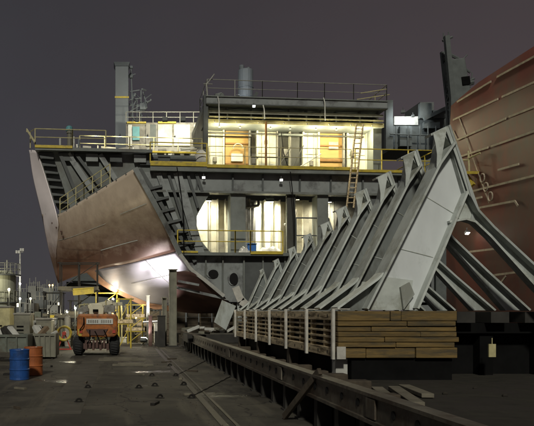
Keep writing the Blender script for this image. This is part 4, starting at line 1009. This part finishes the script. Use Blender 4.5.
# dark shed far behind, under the hull
ws = thing('workshop', 'dark long workshop far beyond the underside of the hull', 'workshop', (0,120,0))
MB().box(-8,120,0,40,130,7).build('wall', M['far'], ws); MB().hexa([Vector((-8.5,119.5,7)),Vector((40.5,119.5,7)),Vector((40.5,125,9))  ,Vector((-8.5,125,9))],[Vector((-8.5,130.5,7)),Vector((40.5,130.5,7)),Vector((40.5,125.1,9)),Vector((-8.5,125.1,9))]).build('roof', M['crane'], ws)
# pale debris right of the tall column
for i in range(9):
    px = 182+i*5.6; Y = 33-i*.35+random.uniform(-.4,.4); x=(px-VX)/F*Y; z=.95
    o = MB().bar((x,Y,z+random.uniform(.1,.35)),(x+random.uniform(.2,.6),Y+random.uniform(-.3,.3),z+random.uniform(.05,.4)), random.uniform(.08,.2), random.uniform(.06,.16)).build('pipe_offcut', M['pale' if i%3 else 'conc'], None, loc=(x,Y,z))
    tag(o, 'pale pipe offcut heaped at the far end of the slip bed', 'offcut', 'pale offcuts beyond the timber stack')
o = MB().box(3.0,33,.55,5.6,35.5,.92).build('offcut_tray', M['gpost'], None, loc=(3,33,.55)); tag(o,'low dark tray of offcuts at the far end of the slip bed','tray')

# ------------------------------------------------------------------ red ship on the right
rs = thing('red_ship', 'big red brown ship hull with white strake lines towering at the right edge', 'ship', (18.5,36,.55))
HX = 18.5
def hy(px): return F*HX/(px-VX)
def H(px, py, off=0.0): Y = hy(px); return Vector((HX-off, Y, EYE-(py-VY)/F*Y))
rows = []
tops = [(452,106),(462,97),(480,82),(500,69),(520,56),(545,40),(600,5),(680,-50),(800,-135)]
pl = []
for (x,yt) in tops:
    colp = []
    for k in range(9):
        f = k/8; z = H(x,yt).z*(1-f)+.5*f
        bow = (1-f)
        xx = x-(14*f*(1 if x < 470 else .3) if x < 490 else 0)
        Y = hy(xx); colp.append(Vector((HX+.6*f*f, Y, z)))
    pl.append(colp)
MB().grid(pl).build('hull_side', M['redhull'], rs, smooth=True, solid=.12)
lines = [((459,102),(493,81.5)),((499,77),(640,0)),((455,120),(500,99)),((504,97),(640,35)),((459,140),(508,118.5)),((511,117),(640,66)),((458,158),(490,147.5)),((493,146.5),(640,95)),((475,191),(640,150)),((480,208),(517,201)),((517,201),(520,206)),((476,199),(484,197)),((500,170),(521,164)),((470,252),(512,247)),((490,276),(520,272)),((496,292),(508,276)),((461,118),(477,165)),((477,165),(491,203)),((455,131),(459,140))]
for i,(a,c) in enumerate(lines):
    thin = i >= 16
    MB().bar(H(*a,.1), H(*c,.1), 0.06 if thin else .10, .02 if thin else .04, Vector((1,0,0))).build('strake_line', M['whiteline'], rs)
for (x,y) in ((484.5,178),(488,187),(492.5,196.5)):
    MB().ring(H(x,y,.11), (1,0,0), .22, .035, 16, 6).build('draught_ring', M['whiteline'], rs)
MB().bar(H(470,172.5,.5),H(480,172.5,.5),.9,.14).bar(H(473,174,.5),H(476,186,.2),.3).build('side_platform', M['yellow'], rs)
MB().tube(H(479,172,.5),H(478,151,.5),.05).tube(H(465,160,.5),H(479,160,.5),.04).tube(H(479,158,.5),H(486,153,.3),.05).build('platform_rail', M['rail'], rs)
lo = floodlamp(rs, H(474,233,.35), H(486,262,.0), .2, 'lampw', 0); light(lo, H(475,236,.7), 8, (1,.85,.7), 'POINT')
# crane tower behind the two ships
ct = thing('crane_tower', 'dark lattice crane tower rising between the lit ship and the red hull', 'crane', Vector(((452-VX)/F*56,56,0)))
def c_(x,y,d=0): p = P(x,y,56); p.y += d; return p
MB().bar(c_(456,311),c_(452.5,100),.42).bar(c_(452.5,100),c_(446.5,36),.36).build('leg', M['crane'], ct)
MB().bar(c_(461,311,1.5),c_(457,100,1.5),.3).bar(c_(457,100,1.5),c_(451,45,1.5),.3).build('leg', M['crane'], ct)
q = MB()
for i in range(14):
    y0 = 48+i*8; q.tube(c_(448+(y0-48)*.08,y0),c_(452+(y0-40)*.08,y0+8,1.5),.07); q.tube(c_(452+(y0-48)*.08,y0,1.5),c_(448.6+(y0-40)*.08,y0+8),.07)
q.build('lattice', M['crane'], ct)
hs = [(445,60),(450,40),(456,44),(463,55),(468,62),(476,70),(478,76),(471,80),(478,88),(470,98),(458,104),(455,85)]
b = MB(); b.hexa([c_(x,y,.3) for x,y in ((450,58),(467,56),(474,96),(458,108))],[c_(x,y,1.6) for x,y in ((450,58),(467,56),(474,96),(458,108))]); b.build('machine_house', M['crane'], ct, bevel=.08)
q = MB()
for (a,c_2,r) in (((447,36),(447,30),.05),((452,36),(452,29),.05),((446,38),(456,34),.1),((463,62),(474,70),.09),((462,84),(478,76),.1),((466,82),(477,80),.2),((470,84),(470,72),.06),((475,80),(476,70),.05),((465,58),(471,52),.05),((450,50),(462,56),.12),((463,90),(474,84),.08)):
    MB().tube(c_(*a,.6),c_(*c_2,.6),r,6).build('jib_gear', M['crane'], ct)
bx = MB(); bx.hexa([c_(x,y,.2) for x,y in ((463,76),(471,75),(472,83),(464,84))],[c_(x,y,1.2) for x,y in ((463,76),(471,75),(472,83),(464,84))]); bx.build('counterweight', M['black'], ct)
# grey yard block behind starboard deck, right
yb = thing('yard_building', 'dark yard building behind the yellow rail right of the deckhouse', 'building', Vector(((430-VX)/F*75,75,0)))
for (x0,x1,yt,m) in ((418,450,128,'far'),(420,434,102,'far'),(436,447,112,'crane')):
    a = P(x0,311,75); c = P(x1,yt,75); MB().box(a.x,75+(.0 if yt!=128 else 1.0),0,c.x,79,c.z).build('wall', M[m], yb)

# ------------------------------------------------------------------ camera
cd = bpy.data.cameras.new('camera'); co = bpy.data.objects.new('camera', cd); col.objects.link(co)
co.location = (0,0,EYE); co.rotation_euler = (math.pi/2,0,0)
cd.sensor_fit = 'HORIZONTAL'; cd.sensor_width = 36; cd.lens = 36*F/534
cd.shift_x = (267-VX)/534; cd.shift_y = (VY-213)/534
cd.clip_end = 3000
scene.camera = co
scene.render.engine = 'CYCLES'
vs = scene.view_settings
vs.view_transform = 'Standard'; vs.look = 'None'; vs.exposure = 0; vs.gamma = 1; vs.use_curve_mapping = False
